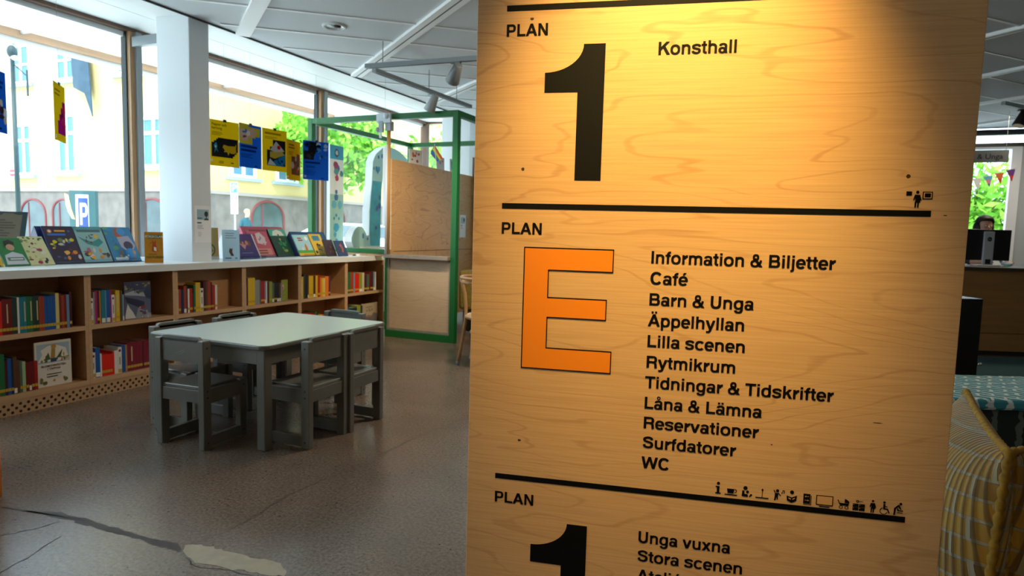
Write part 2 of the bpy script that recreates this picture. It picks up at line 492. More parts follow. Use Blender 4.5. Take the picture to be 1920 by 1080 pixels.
def build_shell():
    ceil_m = mat('ceiling board', '#dde2e6', .85, bump=.15, bscale=300)
    c = MB()
    c.box(-4.43, -4.5, 2.81, 7.5, 11, 2.95, ceil_m)
    ceiling = struct(c.build('ceiling'))
    s = MB()   # soffit between the ceiling and the window heads, in two boards
    s.prism([(-4.43, 2.812), (-4.90, 2.842), (-4.90, 2.95), (-4.43, 2.95)], 'y', -4.5, 8.75, WHITE)
    s.prism([(-4.908, 2.842), (-5.38, 2.862), (-5.38, 2.95), (-4.908, 2.95)], 'y', -4.5, 8.75, WHITE)
    s.box(-4.435, -4.5, 2.795, -4.425, 8.75, 2.815, mat('dark shadow gap', '#4c5052', .7))
    struct(s.build('trim_1'))
    w = MB(); w.box(-5.5, -4.5, -.05, -5.36, 8.75, .80, WHITE)
    struct(w.build('wall_left'))
    w = MB(); w.box(-5.5, 8.72, 0, -3.0, 8.86, .80, WHITE); w.box(-3.2, 8.72, .8, -3.0, 11.0, 2.81, WHITE); w.box(-3.2, 8.72, 0, -3.0, 11.0, .8, WHITE)
    struct(w.build('wall_north'))
    grey = mat('pale grey wall', '#aab4bb', .7)
    w = MB()
    w.box(-3.0, 11.0, 0, 1.7, 11.15, 2.81, grey); w.box(2.76, 11.0, 0, 7.5, 11.15, 2.56, grey); w.box(1.7, 11.0, 0, 2.76, 11.15, .9, grey)
    struct(w.build('wall_back'))
    w = MB(); w.box(7.5, -4.5, 0, 7.6, 11, 2.81, mat('warm grey wall', '#8d8880', .8)); struct(w.build('wall_right'))
    w = MB(); w.box(-5.5, -4.6, 0, 7.5, -4.5, 2.95, mat('warm grey wall', '#8d8880', .8)); struct(w.build('wall_front'))
    # ceiling rails (wide white strips) and joints between the boards
    rail_m = mat('white rail', '#fcfdfd', .5)
    slot = mat('rail slot', '#5c6266', .6)
    def bar(x, y, ang, L0, L1, wd, z0, z1, name, slotted=False, wide=True):
        a = rad(ang); d = Vector((math.cos(a), math.sin(a), 0)); n = Vector((-d.y, d.x, 0))
        M = Matrix(((d.x, n.x, 0, x), (d.y, n.y, 0, y), (0, 0, 1, 0), (0, 0, 0, 1)))
        b = MB(); b.box(L0, -wd / 2, z0, L1, wd / 2, z1, rail_m, M)
        if slotted:
            b.box(L0, -.006, z0 - .001, L1, .006, z0 + .004, slot, M)
        o = struct(b.build(name)); return o
    k = 2
    for x, y, a, ln in ((-4.391, 2.69, -36.5, 5.2), (-4.405, 4.178, -36.4, 5.2), (-4.385, 5.685, -37.3, 5.2), (-4.38, 7.19, -37.3, 5.2)):
        bar(x, y, a, .02, ln, .115, 2.785, 2.812, 'trim_%d' % k, y > 5); k += 1
    for x, y, a in ((1.245, 6.138, -42.3), (1.536, 7.537, -45), (1.83, 8.988, -42.3), (2.153, 10.476, -45.4), (1.0, 4.7, -42)):
        bar(x, y, a, -.5, .55 if y > 10 else 4.5, .075, 2.785, 2.812, 'trim_%d' % k, y < 7); k += 1
    for i in range(-1, 6):
        y0 = 3.879 + .70 * i
        bar(-4.40, y0, 39, .05, 3.6, .030, 2.802, 2.812, 'trim_%d' % k); k += 1
    for x, y, a in ((1.143, 5.646, 46.8), (1.344, 6.618, 47), (1.531, 7.536, 49), (1.7, 8.5, 48), (1.95, 9.5, 48), (1.0, 4.7, 47)):
        bar(x, y, a, -.6, min(3.2, (10.95 - y) / .74), .022, 2.804, 2.812, 'trim_%d' % k); k += 1
    # pillars
    pm = mat('white plaster', '#e4e9ec', .6, bump=.05, bscale=200)
    p = MB(); p.box(-4.80, 3.67, 0, -4.43, 3.856, 2.85, pm); struct(p.build('pillar_1', bevel=.006))
    p = MB(); p.box(-4.93, 8.45, 0, -4.45, 8.66, 2.85, pm); struct(p.build('pillar_2', bevel=.006))
    # windows of the street front: timber head and posts, grey metal sash, glass
    wood = mat('dark timber', '#6f5340', .5, var=.2, vscale=6, stretch=(1, 1, .1))
    tan = mat('pale timber', '#a9825c', .5, var=.15, vscale=8, stretch=(6, 6, .6))
    metal = mat('grey window metal', '#8f979a', .4, metal=.2)
    gasket = mat('black gasket', '#26302f', .6)
    posts = [-3.44, -1.0, 1.44, 3.88, 6.32, 8.75]
    for i in range(5):
        a, b = posts[i], posts[i + 1]
        f = MB()
        f.box(-5.47, a - .035, .8, -5.36, a + .005, 2.83, tan)
        f.box(-5.47, a + .005, .8, -5.33, a + .055, 2.83, metal)
        f.box(-5.46, a + .055, .8, -5.40, a + .068, 2.83, gasket)
        f.box(-5.46, a - .047, .8, -5.40, a - .035, 2.83, gasket)
        f.box(-5.47, a - .035, 2.83, -5.36, b - .035, 2.95, wood)
        f.box(-5.46, a + .06, 2.79, -5.42, b - .04, 2.83, WHITE)
        f.box(-5.47, a + .06, .8, -5.38, b - .04, .86, metal)
        w = struct(f.build('window_%d' % (i + 1)))
        g = MB(); g.box(-5.438, a + .06, .86, -5.430, b - .04, 2.80, glass_mat())
        g.build('glass', w)
    # cross rail tying the post to the pillar
    t = MB(); t.box(-5.34, 3.85, 2.70, -4.80, 3.90, 2.78, metal); struct(t.build('trim_%d' % k)); k += 1
    # corner window to the north
    f = MB()
    f.box(-5.47, 8.72, .8, -5.36, 8.80, 2.95, wood); f.box(-5.36, 8.72, 2.83, -3.2, 8.80, 2.95, wood); f.box(-5.36, 8.72, .8, -3.2, 8.80, .86, metal)
    f.box(-4.42, 8.72, .86, -4.36, 8.80, 2.83, metal)
    w = struct(f.build('window_6'))
    g = MB(); g.box(-5.36, 8.755, .86, -3.2, 8.762, 2.83, glass_mat()); g.build('glass', w)
    # far window on the right, with dark transom bars
    black = mat('black metal', '#0d1516', .45)
    f = MB()
    f.box(1.0, 10.96, 2.715, 7.5, 11.04, 2.79, black); f.box(1.0, 10.96, 2.555, 7.5, 11.04, 2.605, black)
    fr = mat('white window frame', '#dfe6ee', .5)
    f.box(2.665, 10.97, .9, 2.78, 11.06, 2.555, fr); f.box(1.7, 10.97, .9, 2.665, 11.06, .98, fr); f.box(1.7, 10.97, 2.52, 2.665, 11.06, 2.556, fr); f.box(1.7, 10.97, .98, 1.76, 11.06, 2.52, fr)
    w = struct(f.build('window_7'))
    g = MB(); g.box(1.76, 11.01, .98, 2.665, 11.018, 2.52, glass_mat()); g.box(1.7, 11.01, 2.6, 7.5, 11.018, 2.72, glass_mat()); g.build('glass', w)
    # roof slab closing the room above
    r = MB(); r.box(-5.5, -4.6, 2.955, 7.6, 11.2, 3.05, mat('roof felt', '#55585a', .9)); struct(r.build('roof'))
build_shell()

# ------------------------------------------------------------------ sign: bold grotesque lettering drawn as flat shapes (units: cap height 718)
def RING(cx, cy, rx, ry, tx, ty, a0=0, a1=360, e=2.25):
    n = max(6, int(abs(a1 - a0) / 9))
    out = []
    def pt(rx, ry, t):
        c, s = math.cos(t), math.sin(t)
        return (cx + rx * math.copysign(abs(c) ** (2 / e), c), cy + ry * math.copysign(abs(s) ** (2 / e), s))
    for i in range(n):
        t0, t1 = rad(a0 + (a1 - a0) * i / n), rad(a0 + (a1 - a0) * (i + 1) / n)
        out.append([pt(rx, ry, t0), pt(rx, ry, t1), pt(rx - tx, ry - ty, t1), pt(rx - tx, ry - ty, t0)])
    return out
def BX(a, b, c, d):
    return [[(a, b), (c, b), (c, d), (a, d)]]
def PATH(pts, wv, n=7):
    """thick smooth stroke through pts"""
    P = [Vector(p) for p in pts]
    s = []
    for i in range(len(P) - 1):
        p0, p1, p2, p3 = P[max(i - 1, 0)], P[i], P[i + 1], P[min(i + 2, len(P) - 1)]
        for j in range(n):
            t = j / n
            s.append(.5 * ((2 * p1) + (p2 - p0) * t + (2 * p0 - 5 * p1 + 4 * p2 - p3) * t * t + (3 * p1 - p0 - 3 * p2 + p3) * t ** 3))
    s.append(P[-1])
    L, R = [], []
    for i, p in enumerate(s):
        d = (s[min(i + 1, len(s) - 1)] - s[max(i - 1, 0)]).normalized()
        wd = math.hypot(wv[0] * d.y, wv[1] * d.x) / 2
        nn = Vector((-d.y, d.x)) * wd
        L.append(tuple(p + nn)); R.append(tuple(p - nn))
    return [[L[i], L[i + 1], R[i + 1], R[i]] for i in range(len(s) - 1)]
SP = [(470, 395), (430, 462), (275, 491), (130, 452), (103, 385), (150, 322), (280, 285), (420, 240), (452, 163), (405, 78), (275, 42), (125, 80), (88, 160)]
SPC = [(550, 515), (500, 615), (335, 657), (165, 612), (118, 525), (175, 440), (335, 388), (500, 335), (556, 215), (490, 105), (335, 58), (160, 105), (105, 232)]
A_ = [[(10, 0), (172, 0), (440, 718), (282, 718)], [(712, 0), (550, 0), (282, 718), (440, 718)]] + BX(190, 160, 530, 278)
a_ = RING(275, 372, 225, 174, 138, 100, 0, 168) + BX(362, 90, 500, 375) + RING(236, 160, 206, 174, 138, 98) + [[(375, 100), (500, 100), (530, 0), (388, 0)]]
o_ = RING(305, 266, 273, 282, 142, 112)
e_ = RING(282, 266, 256, 282, 140, 112, 0, 322) + BX(90, 218, 538, 314)
GL = {
 ' ': (278, []), 'I': (278, BX(66, 0, 216, 718)), 'l': (278, BX(69, 0, 209, 718)),
 'i': (278, BX(69, 0, 209, 532) + BX(69, 604, 209, 718)),
 'j': (278, BX(69, -60, 209, 532) + BX(69, 604, 209, 718) + RING(9, -55, 200, 155, 140, 112, 270, 360)),
 'n': (611, BX(65, 0, 205, 532) + BX(407, 0, 547, 330) + RING(306, 330, 241, 216, 140, 116, 0, 165)),
 'h': (611, BX(65, 0, 205, 718) + BX(407, 0, 547, 330) + RING(306, 330, 241, 216, 140, 116, 0, 165)),
 'm': (889, BX(64, 0, 204, 532) + BX(376, 0, 516, 330) + BX(688, 0, 828, 330) + RING(290, 330, 226, 216, 140, 116, 0, 165) + RING(602, 330, 226, 216, 140, 116, 0, 165)),
 'u': (611, BX(407, 0, 547, 532) + BX(65, 200, 205, 532) + RING(306, 202, 241, 216, 140, 116, 180, 345)),
 'r': (389, BX(64, 0, 204, 532) + RING(385, 300, 250, 242, 140, 128, 90, 175)),
 'o': (611, o_), 'c': (556, RING(302, 266, 270, 282, 142, 112, 40, 320)),
 'e': (556, e_), 'é': (556, e_ + [[(240, 590), (335, 590), (455, 736), (300, 736)]]),
 'a': (556, a_), 'ä': (556, a_ + BX(118, 606, 240, 718) + BX(312, 606, 434, 718)), 'å': (556, a_ + RING(278, 688, 106, 106, 52, 52, e=2)),
 'd': (611, BX(407, 0, 547, 718) + RING(298, 266, 264, 282, 142, 112)),
 'b': (611, BX(65, 0, 205, 718) + RING(313, 266, 264, 282, 142, 112)),
 'p': (611, BX(65, -207, 205, 532) + RING(313, 266, 264, 282, 142, 112)),
 'g': (611, BX(407, 10, 547, 532) + RING(298, 272, 264, 276, 142, 110) + RING(300, 10, 247, 228, 140, 108, 198, 360)),
 'f': (333, BX(95, 0, 235, 545) + BX(8, 430, 318, 532) + RING(300, 530, 205, 194, 140, 112, 90, 180) + BX(298, 612, 324, 724)),
 't': (333, BX(92, 150, 232, 676) + BX(8, 430, 312, 532) + RING(288, 150, 196, 156, 140, 110, 180, 270) + BX(286, -6, 316, 104)),
 'k': (556, BX(65, 0, 205, 718) + [[(195, 190), (195, 350), (368, 532), (536, 532)], [(255, 290), (352, 388), (566, 0), (398, 0)]]),
 's': (556, PATH(SP, (138, 112))), 'S': (667, PATH(SPC, (156, 126))),
 'v': (556, [[(8, 532), (160, 532), (352, 0), (205, 0)], [(548, 532), (398, 532), (205, 0), (352, 0)]]),
 'y': (556, [[(8, 532), (162, 532), (350, 10), (215, -20)], [(548, 532), (402, 532), (205, -60), (330, -100)], [(205, -60), (330, -100), (255, -190), (170, -95)], [(255, -190), (170, -95), (55, -95), (55, -207), (190, -207)]]),
 'x': (556, [[(12, 0), (178, 0), (544, 532), (378, 532)], [(12, 532), (178, 532), (544, 0), (378, 0)]]),
 'A': (722, A_), 'Ä': (722, A_ + BX(200, 772, 322, 884) + BX(400, 772, 522, 884)),
 'B': (722, BX(74, 0, 224, 718) + BX(200, 598, 430, 718) + BX(200, 312, 440, 428) + BX(200, 0, 440, 124) + RING(425, 517, 212, 201, 150, 108, -90, 90) + RING(435, 213, 240, 213, 154, 112, -90, 90)),
 'C': (722, RING(370, 359, 326, 378, 156, 128, 36, 324)),
 'K': (722, BX(74, 0, 224, 718) + [[(215, 235), (215, 430), (500, 718), (694, 718)], [(290, 435), (405, 545), (726, 0), (540, 0)]]),
 'L': (611, BX(76, 0, 226, 718) + BX(200, 0, 588, 130)),
 'N': (722, BX(69, 0, 212, 718) + BX(510, 0, 653, 718) + [[(69, 718), (226, 718), (653, 0), (496, 0)]]),
 'P': (667, BX(74, 0, 224, 718) + BX(200, 594, 410, 718) + BX(200, 258, 410, 378) + RING(405, 488, 226, 230, 150, 110, -90, 90)),
 'R': (722, BX(74, 0, 224, 718) + BX(200, 594, 440, 718) + BX(200, 290, 430, 408) + RING(435, 504, 232, 214, 152, 106, -90, 90) + PATH([(420, 345), (540, 310), (585, 210), (592, 80), (618, -2)], (148, 120), 4)),
 'T': (611, BX(231, 0, 381, 718) + BX(12, 590, 599, 718)),
 'U': (722, BX(72, 250, 222, 718) + BX(500, 250, 650, 718) + RING(361, 266, 289, 284, 150, 130, 180, 360)),
 'W': (944, [[(5, 718), (160, 718), (322, 0), (175, 0)], [(175, 0), (322, 0), (548, 718), (400, 718)], [(939, 718), (784, 718), (622, 0), (769, 0)], [(769, 0), (622, 0), (396, 718), (544, 718)]]),
 '&': (722, RING(325, 545, 176, 186, 120, 104) + RING(288, 196, 250, 210, 136, 106, 62, 338) + [[(196, 440), (330, 520), (712, 0), (535, 0)]] + PATH([(600, 385), (575, 270), (520, 170), (430, 80)], (128, 120), 4)),
}
def grotesk(mb, body, x, z, cap, y, material, fit=None, track=-.018):
    k = cap / 718
    adv = sum(GL[c][0] + track * 1000 for c in body)
    sx = 1
    if fit:
        first, last = GL[body[0]], GL[body[-1]]
        l = min(p[0] for f in first[1] for p in f)
        r = last[0] - max(p[0] for f in last[1] for p in f)
        sx = fit / ((adv - track * 1000 - l - r) * k)
        x -= l * k * sx
    for c in body:
        wd, fs = GL[c]
        for f in fs:
            mb.poly([(x + a * k * sx, y, z + b * k) for a, b in f], material)
        x += (wd + track * 1000) * k * sx

INK = mat('black vinyl', '#060606', .65, spec=.15)
def build_sign():
    sign = thing('directory_sign', 'large standing birch plywood directory sign with black floor listings and orange letter E', 'sign', (.24459, 1.19752, 0), (0, 0, .205251))
    wood = birch('sign birch', '#d9b27e', '#d0a470', '#94602f', ring=15, rough=.36, scale=(1.15, 1.15, 6.5), seed=3.1, strength=.5, detail=3.6)
    core = mat('plywood edge', '#c79a63', .6, var=.25, vscale=120, stretch=(.05, .3, .05))
    knot = mat('wood knot', '#3a2412', .6)
    p = MB()
    p.box(-.797, 0, 0, 0, .024, 2.25, wood)
    rng = random.Random(4)
    def S(px, pz, rx, rz):
        p.poly([(px + rx * math.cos(t) * (1 - .25 * rng.random()), -.0003, pz + rz * math.sin(t) * (1 - .25 * rng.random())) for t in [math.pi * 2 * i / 12 for i in range(12)]], knot)
    for a, b, rx, rz in ((-.699, 1.567, .0036, .0026), (-.7078, 1.310, .0036, .0032), (-.0905, 1.303, .0034, .0034), (-.7003, .819, .0034, .0024), (-.266, .853, .0016, .0012), (-.106, .905, .008, .0008), (-.034, 1.243, .0034, .0009)):
        S(a, b, rx, rz)
    p.build('panel', sign, bevel=.0012)
    for side in (-.72, -.13):
        f = MB(); f.prism([(.024, 0), (.30, 0), (.30, .03), (.064, .03), (.064, .5), (.024, .5)], 'x', side, side + .05, core); f.build('rear_foot', sign)
    y = -.0008
    def piece(name, fn):
        b = MB(); fn(b); return b.build(name, sign, fix=False)
    for z0 in (1.2405, .743, 1.5815, .245):
        piece('rule', lambda b: b.box(-.7437, y, z0, -.0545, 0, z0 + .0095, INK))
    def T(body, x, z, x1=None, cap=.0210):
        piece('lettering', lambda b: grotesk(b, body, x, z, cap, y, INK, (x1 - x) if x1 else None))
    for z in (1.5385, 1.1955, .698):
        T('PLAN', -.7432, z, -.6705, .0205)
    T('Konsthall', -.4828, 1.500, -.3585)
    for body, z, x1 in (('Information & Biljetter', 1.1520, -.1866), ('Café', 1.1160, -.4163), ('Barn & Unga', 1.0795, -.3080), ('Äppelhyllan', 1.0432, -.3213), ('Lilla scenen', 1.0067, -.3182), ('Rytmikrum', .9703, -.3315), ('Tidningar & Tidskrifter', .9343, -.1752), ('Låna & Lämna', .8975, -.2847), ('Reservationer', .8622, -.2876), ('Surfdatorer', .8270, -.3223), ('WC', .7905, -.4325), ('Unga vuxna', .6535, -.3223), ('Stora scenen', .6188, -.3009), ('Ateljé', .5830, None)):
        T(body, -.4786 + (-.001 if body[0] in 'ÄTW' else 0), z, x1)
    one = [(-.6073, 0), (-.5705, 0), (-.5705, -.2303), (-.6158, -.2303), (-.6158, -.0800), (-.6733, -.0800)] + [(-.6733 + .0660 * math.sin(math.pi / 2 * i / 12) ** 1.0, -.0465 * math.cos(math.pi / 2 * i / 12)) for i in range(12)]
    for zt in (1.5218, .6712):
        piece('numeral_one', lambda b: b.poly([(a, y, zt + c) for a, c in one], INK))
    E = [(-.7002, 1.1725), (-.5430, 1.1725), (-.5430, 1.1335), (-.6560, 1.1335), (-.6560, 1.0845), (-.5522, 1.0845), (-.5522, 1.0490), (-.6560, 1.0490), (-.6560, .9935), (-.5405, .9935), (-.5405, .9550), (-.7002, .9550)]
    orange = mat('orange vinyl', '#ea8410', .45)
    def letter_e(b):
        b.poly([(a, y, c) for a, c in E], orange)
        w = .0009
        for (a0, c0), (a1, c1) in zip(E, E[1:] + E[:1]):
            b.box(min(a0, a1) - w, y - .0004, min(c0, c1) - w, max(a0, a1) + w, y - .0002, max(c0, c1) + w, INK)
    o = piece('letter_E', letter_e); o['label'] = 'big orange letter E with a thin black outline'
    # pictograms
    def disc(b, x, z, r, n=14, mt=INK, dy=0):
        b.poly([(x + r * math.cos(t), y - dy, z + r * math.sin(t)) for t in [2 * math.pi * i / n for i in range(n)]], mt)
    def q(b, pts, mt=INK, dy=0):
        b.poly([(a, y - dy, c) for a, c in pts], mt)
    def r(b, x0, z0, x1, z1, mt=INK, dy=0):
        q(b, [(x0, z0), (x1, z0), (x1, z1), (x0, z1)], mt, dy)
    def arc(b, x, z, R, t, a0, a1):
        for f in RING(x, z, R, R, t, t, a0, a1, 2):
            q(b, f)
    woodflat = mat('bare birch', '#cf9f66', .4)
    U = .001
    def person(b, x, z, s=1.0):
        disc(b, x, z + 30 * s * U, 2.9 * s * U)
        q(b, [(x - 4.5 * s * U, z + 25 * s * U), (x + 4.5 * s * U, z + 25 * s * U), (x + 6 * s * U, z + 10 * s * U), (x - 3 * s * U, z + 10 * s * U)])
        q(b, [(x - 4.5 * s * U, z + 25.5 * s * U), (x - 7.3 * s * U, z + 14 * s * U), (x - 5 * s * U, z + 14 * s * U), (x - 3 * s * U, z + 24 * s * U)])
        q(b, [(x + 4.5 * s * U, z + 25.5 * s * U), (x + 8 * s * U, z + 14 * s * U), (x + 5.8 * s * U, z + 14 * s * U), (x + 3 * s * U, z + 24 * s * U)])
        r(b, x - 4 * s * U, z, x - 1 * s * U, z + 12 * s * U); r(b, x + .6 * s * U, z, x + 3.6 * s * U, z + 12 * s * U)
    Z = .7585
    def gallery(b):
        person(b, -.0755, 1.2545, .80)
        r(b, -.0915, 1.2730, -.0835, 1.2795)
        r(b, -.0683, 1.2675, -.0540, 1.2795); r(b, -.0668, 1.2690, -.0555, 1.2780, woodflat, .0003); r(b, -.0654, 1.2704, -.0569, 1.2768, INK, .0006)
    piece('pictogram', gallery)
    def info(b, x=-.3480):
        disc(b, x, Z + .0185, .0026); r(b, x - .0022, Z, x + .0022, Z + .0135); r(b, x - .0045, Z, x + .0045, Z + .0022); r(b, x - .0045, Z + .0115, x + .001, Z + .0135)
    def cup(b, x=-.3270):
        r(b, x - .0100, Z - .0005, x + .0105, Z + .0013); q(b, [(x - .0065, Z + .011), (x + .0055, Z + .011), (x + .0045, Z + .0030), (x - .0052, Z + .0030)]); arc(b, x + .0062, Z + .0075, .0035, .0012, -100, 100)
    def reading(b, x=-.3035):
        disc(b, x, Z + .0150, .0034); disc(b, x + .0036, Z + .0085, .0024)
        q(b, [(x - .0055, Z), (x + .0050, Z), (x + .0035, Z + .0045), (x - .001, Z + .0045), (x - .0015, Z + .0105), (x - .0050, Z + .0105)])
        q(b, [(x + .0058, Z), (x + .0085, Z + .0002), (x + .0118, Z + .0045), (x + .0085, Z + .0055), (x + .0078, Z + .003)])
    def stage(b, x=-.2760):
        r(b, x - .0105, Z - .0002, x + .0105, Z + .0016); r(b, x - .0005, Z + .001, x + .0005, Z + .0150); q(b, [(x, Z + .0175), (x - .0018, Z + .0145), (x, Z + .0118), (x + .0018, Z + .0145)])
    def singer(b, x=-.2530):
        disc(b, x + .001, Z + .0160, .0026)
        q(b, [(x - .003, Z + .012), (x + .003, Z + .012), (x + .0018, Z + .006), (x - .003, Z + .006)])
        q(b, [(x - .003, Z + .012), (x - .0055, Z + .0165), (x - .0042, Z + .0172), (x - .0015, Z + .013)])
        q(b, [(x + .002, Z + .012), (x + .0062, Z + .0068), (x + .0072, Z + .0078), (x + .003, Z + .0128)])
        q(b, [(x - .003, Z + .007), (x - .0038, Z - .001), (x - .0016, Z - .001), (x, Z + .006)]); q(b, [(x - .0005, Z + .007), (x + .0006, Z + .001), (x + .0025, Z + .001), (x + .0022, Z + .007)])
        disc(b, x + .0083, Z + .0128, .0010); disc(b, x + .0117, Z + .0134, .0010); r(b, x + .0088, Z + .0128, x + .0094, Z + .0168); r(b, x + .0121, Z + .0134, x + .0127, Z + .0174); r(b, x + .0088, Z + .0160, x + .0127, Z + .0174)
    def newspaper(b, x=-.2290):
        disc(b, x, Z + .0160, .0032)
        q(b, [(x - .0082, Z + .0095), (x, Z + .0070), (x, Z - .0025), (x - .0074, Z + .0010)]); q(b, [(x + .0082, Z + .0110), (x, Z + .0070), (x, Z - .0025), (x + .0074, Z + .0018)])
        q(b, [(x - .0050, Z + .0065), (x - .0012, Z + .005), (x - .0012, Z + .003), (x - .0050, Z + .0045)], woodflat, .0003); q(b, [(x + .0050, Z + .007), (x + .0012, Z + .005), (x + .0012, Z + .003), (x + .0050, Z + .005)], woodflat, .0003)
    def loans(b, x=-.2055):
        r(b, x - .0052, Z - .0010, x + .0056, Z + .0160); q(b, [(x + .0062, Z - .0022), (x + .0074, Z - .0018), (x + .0074, Z + .0135), (x + .0062, Z + .0135)]); r(b, x - .0045, Z - .0030, x + .0074, Z - .0019)
        r(b, x - .0025, Z + .0110, x + .0035, Z + .0117, woodflat, .0003); r(b, x - .0030, Z + .0045, x + .0030, Z + .0052, woodflat, .0003)
        q(b, [(x - .0032, Z + .0113), (x - .0012, Z + .0130), (x - .0012, Z + .0097)], woodflat, .0003); q(b, [(x + .0036, Z + .0048), (x + .0016, Z + .0065), (x + .0016, Z + .0031)], woodflat, .0003)
    def screen(b, x=-.1775):
        r(b, x - .0132, Z - .0010, x + .0132, Z + .0160); r(b, x - .0118, Z + .0006, x + .0118, Z + .0146, woodflat, .0003); r(b, x - .0080, Z - .0040, x + .0080, Z - .0024)
    def pram(b, x=-.1475):
        q(b, [(x - .0085, Z + .0065), (x + .0080, Z + .0065), (x + .0060, Z + .0025), (x - .0055, Z + .0025)]); q(b, [(x + .0008, Z + .0072), (x + .0008, Z + .0140), (x + .0045, Z + .0128), (x + .0075, Z + .0100), (x + .0082, Z + .0072)])
        arc(b, x - .0045, Z - .0006, .0030, .0010, 0, 360); arc(b, x + .0042, Z - .0006, .0030, .0010, 0, 360); q(b, [(x - .0105, Z + .0112), (x - .0075, Z + .0065), (x - .0064, Z + .0068), (x - .0092, Z + .0120)])
    def lockers(b, x=-.1250):
        for i in (0, 1):
            for j in (0, 1):
                r(b, x - .0092 + i * .0096, Z - .0035 + j * .0060, x - .0003 + i * .0096, Z + .0020 + j * .0060); disc(b, x - .0078 + i * .0096, Z + .0005 + j * .006, .0006, 8, woodflat, .0003)
        arc(b, x - .0022, Z + .0122, .0022, .0012, 0, 360); r(b, x - .0003, Z + .0117, x + .0062, Z + .0127)
    def woman(b):
        person(b, -.1040, Z - .0045, .66)
    def wheelchair(b, x=-.0862):
        arc(b, x - .001, Z + .0005, .0060, .0012, 110, 345); disc(b, x - .0006, Z + .0150, .0020)
        q(b, [(x - .0020, Z + .0125), (x + .0008, Z + .0125), (x + .0012, Z + .0035), (x - .0020, Z + .0035)]); r(b, x, Z + .0075, x + .0042, Z + .0088)
        q(b, [(x - .0015, Z + .0050), (x + .0052, Z + .0050), (x + .0085, Z - .0025), (x + .0066, Z - .0032), (x + .0040, Z + .0030), (x - .0015, Z + .0030)])
    def changing(b, x=-.0655):
        disc(b, x + .0030, Z + .0150, .0022)
        q(b, [(x - .0070, Z - .0045), (x - .0045, Z - .0045), (x - .0035, Z + .0060), (x + .0020, Z + .0125), (x - .0005, Z + .0135), (x - .0065, Z + .0070)])
        q(b, [(x + .0015, Z + .0125), (x - .0003, Z + .0095), (x + .0035, Z + .0050), (x + .0045, Z + .0060)])
        q(b, [(x - .002, Z + .0075), (x - .001, Z + .0080), (x + .0010, Z + .0045), (x + .0068, Z + .0045), (x + .0072, Z + .0025), (x - .0015, Z + .0025)]); r(b, x - .0018, Z - .0005, x + .0066, Z + .0008)
    for fn in (info, cup, reading, stage, singer, newspaper, loans, screen, pram, lockers, woman, wheelchair, changing):
        piece('pictogram', fn)
build_sign()

# ------------------------------------------------------------------ low bookcases, worktop, books
OAK = birch('shelf birch', '#b98d5f', '#a97b4e', '#8a5f3a', ring=3, rough=.5, scale=(3, .8, 3), strength=.25)
EDGE = mat('shelf front edge', '#c39f78', .5, var=.10, vscale=30, stretch=(1, .1, 1))
def perforated():
    m = bpy.data.materials.new('perforated plinth board'); m.use_nodes = True
    nt = m.node_tree; N, L = nt.nodes.new, nt.links.new
    p = nt.nodes['Principled BSDF']; p.inputs['Roughness'].default_value = .55
    tc = N('ShaderNodeTexCoord'); sp = N('ShaderNodeSeparateXYZ'); L(tc.outputs['Object'], sp.inputs[0])
    def M(op, a, b=None):
        n = N('ShaderNodeMath'); n.operation = op
        for i, v in enumerate((a, b)):
            if v is None: continue
            if isinstance(v, (int, float)): n.inputs[i].default_value = v
            else: L(v, n.inputs[i])
        return n.outputs[0]
    v = M('DIVIDE', M('SUBTRACT', sp.outputs['Z'], .0165), .024)
    row = M('ROUND', v)
    u = M('ADD', M('DIVIDE', sp.outputs['Y'], .045), M('MULTIPLY', row, .5))
    du = M('MULTIPLY', M('SUBTRACT', u, M('ROUND', u)), .045)
    dv = M('MULTIPLY', M('SUBTRACT', v, row), .024)
    d = M('SQRT', M('ADD', M('MULTIPLY', du, du), M('MULTIPLY', dv, dv)))
    hole = M('MULTIPLY', M('LESS_THAN', d, .0092), M('LESS_THAN', row, 2.5))
    mx = N('ShaderNodeMix'); mx.data_type = 'RGBA'; mx.inputs['A'].default_value = hx('#bd9871'); mx.inputs['B'].default_value = hx('#120d09')
    L(hole, mx.inputs['Factor']); L(mx.outputs['Result'], p.inputs['Base Color'])
    return m
PERF = perforated()
YB = [2.065, 2.735, 3.395, 4.060, 4.735, 5.425, 6.100]
XF = -4.29
WHICH = ['leftmost', 'second', 'third', 'fourth', 'fifth', 'sixth']
BCLAB = ['low birch bookcase at the left edge, white picture book in its lower tier', 'low birch bookcase with a train picture book facing out in its upper tier', 'low birch bookcase just in front of the white pillar', 'low birch bookcase with a small green cover facing out, behind the table', 'low birch bookcase of yellow and orange spines, fifth along the row', 'low birch bookcase at the end of the row, touching the green frame']
for i in range(6):
    y0, y1 = YB[i], YB[i + 1]
    dep = .135 if i == 2 else .27
    b = thing('bookcase', BCLAB[i], 'bookcase', (XF, (y0 + y1) / 2, 0), group='low bookcases under the white worktop')
    w = (y1 - y0) / 2 - .0005
    for s in (-1, 1):
        m = MB(); m.box(-dep, s * w, .126, 0, s * (w - .0215), .834, OAK)
        m.box(-.0005, s * w, .126, .001, s * (w - .0215), .834, EDGE)
        m.build('side_panel', b)
    for nm, z0, z1, e in (('bottom_shelf', .092, .126, 0), ('middle_shelf', .466, .495, .0215)):
        m = MB(); m.box(-dep, -w + e, z0, -.001, w - e, z1, OAK); m.box(-.001, -w + e, z0, .0005, w - e, z1, EDGE); m.build(nm, b)
    m = MB(); m.box(-dep - .008, -w, .09, -dep, w, .834, OAK); m.build('back_panel', b)
    m = MB(); m.box(-.02, -w, 0, -.004, w, .092, PERF); m.build('plinth', b)
wt = MB()
WT = mat('white laminate', '#dfe3e2', .32)
wt.box(-4.43, 2.063, .835, -4.265, 6.02, .885, WT)
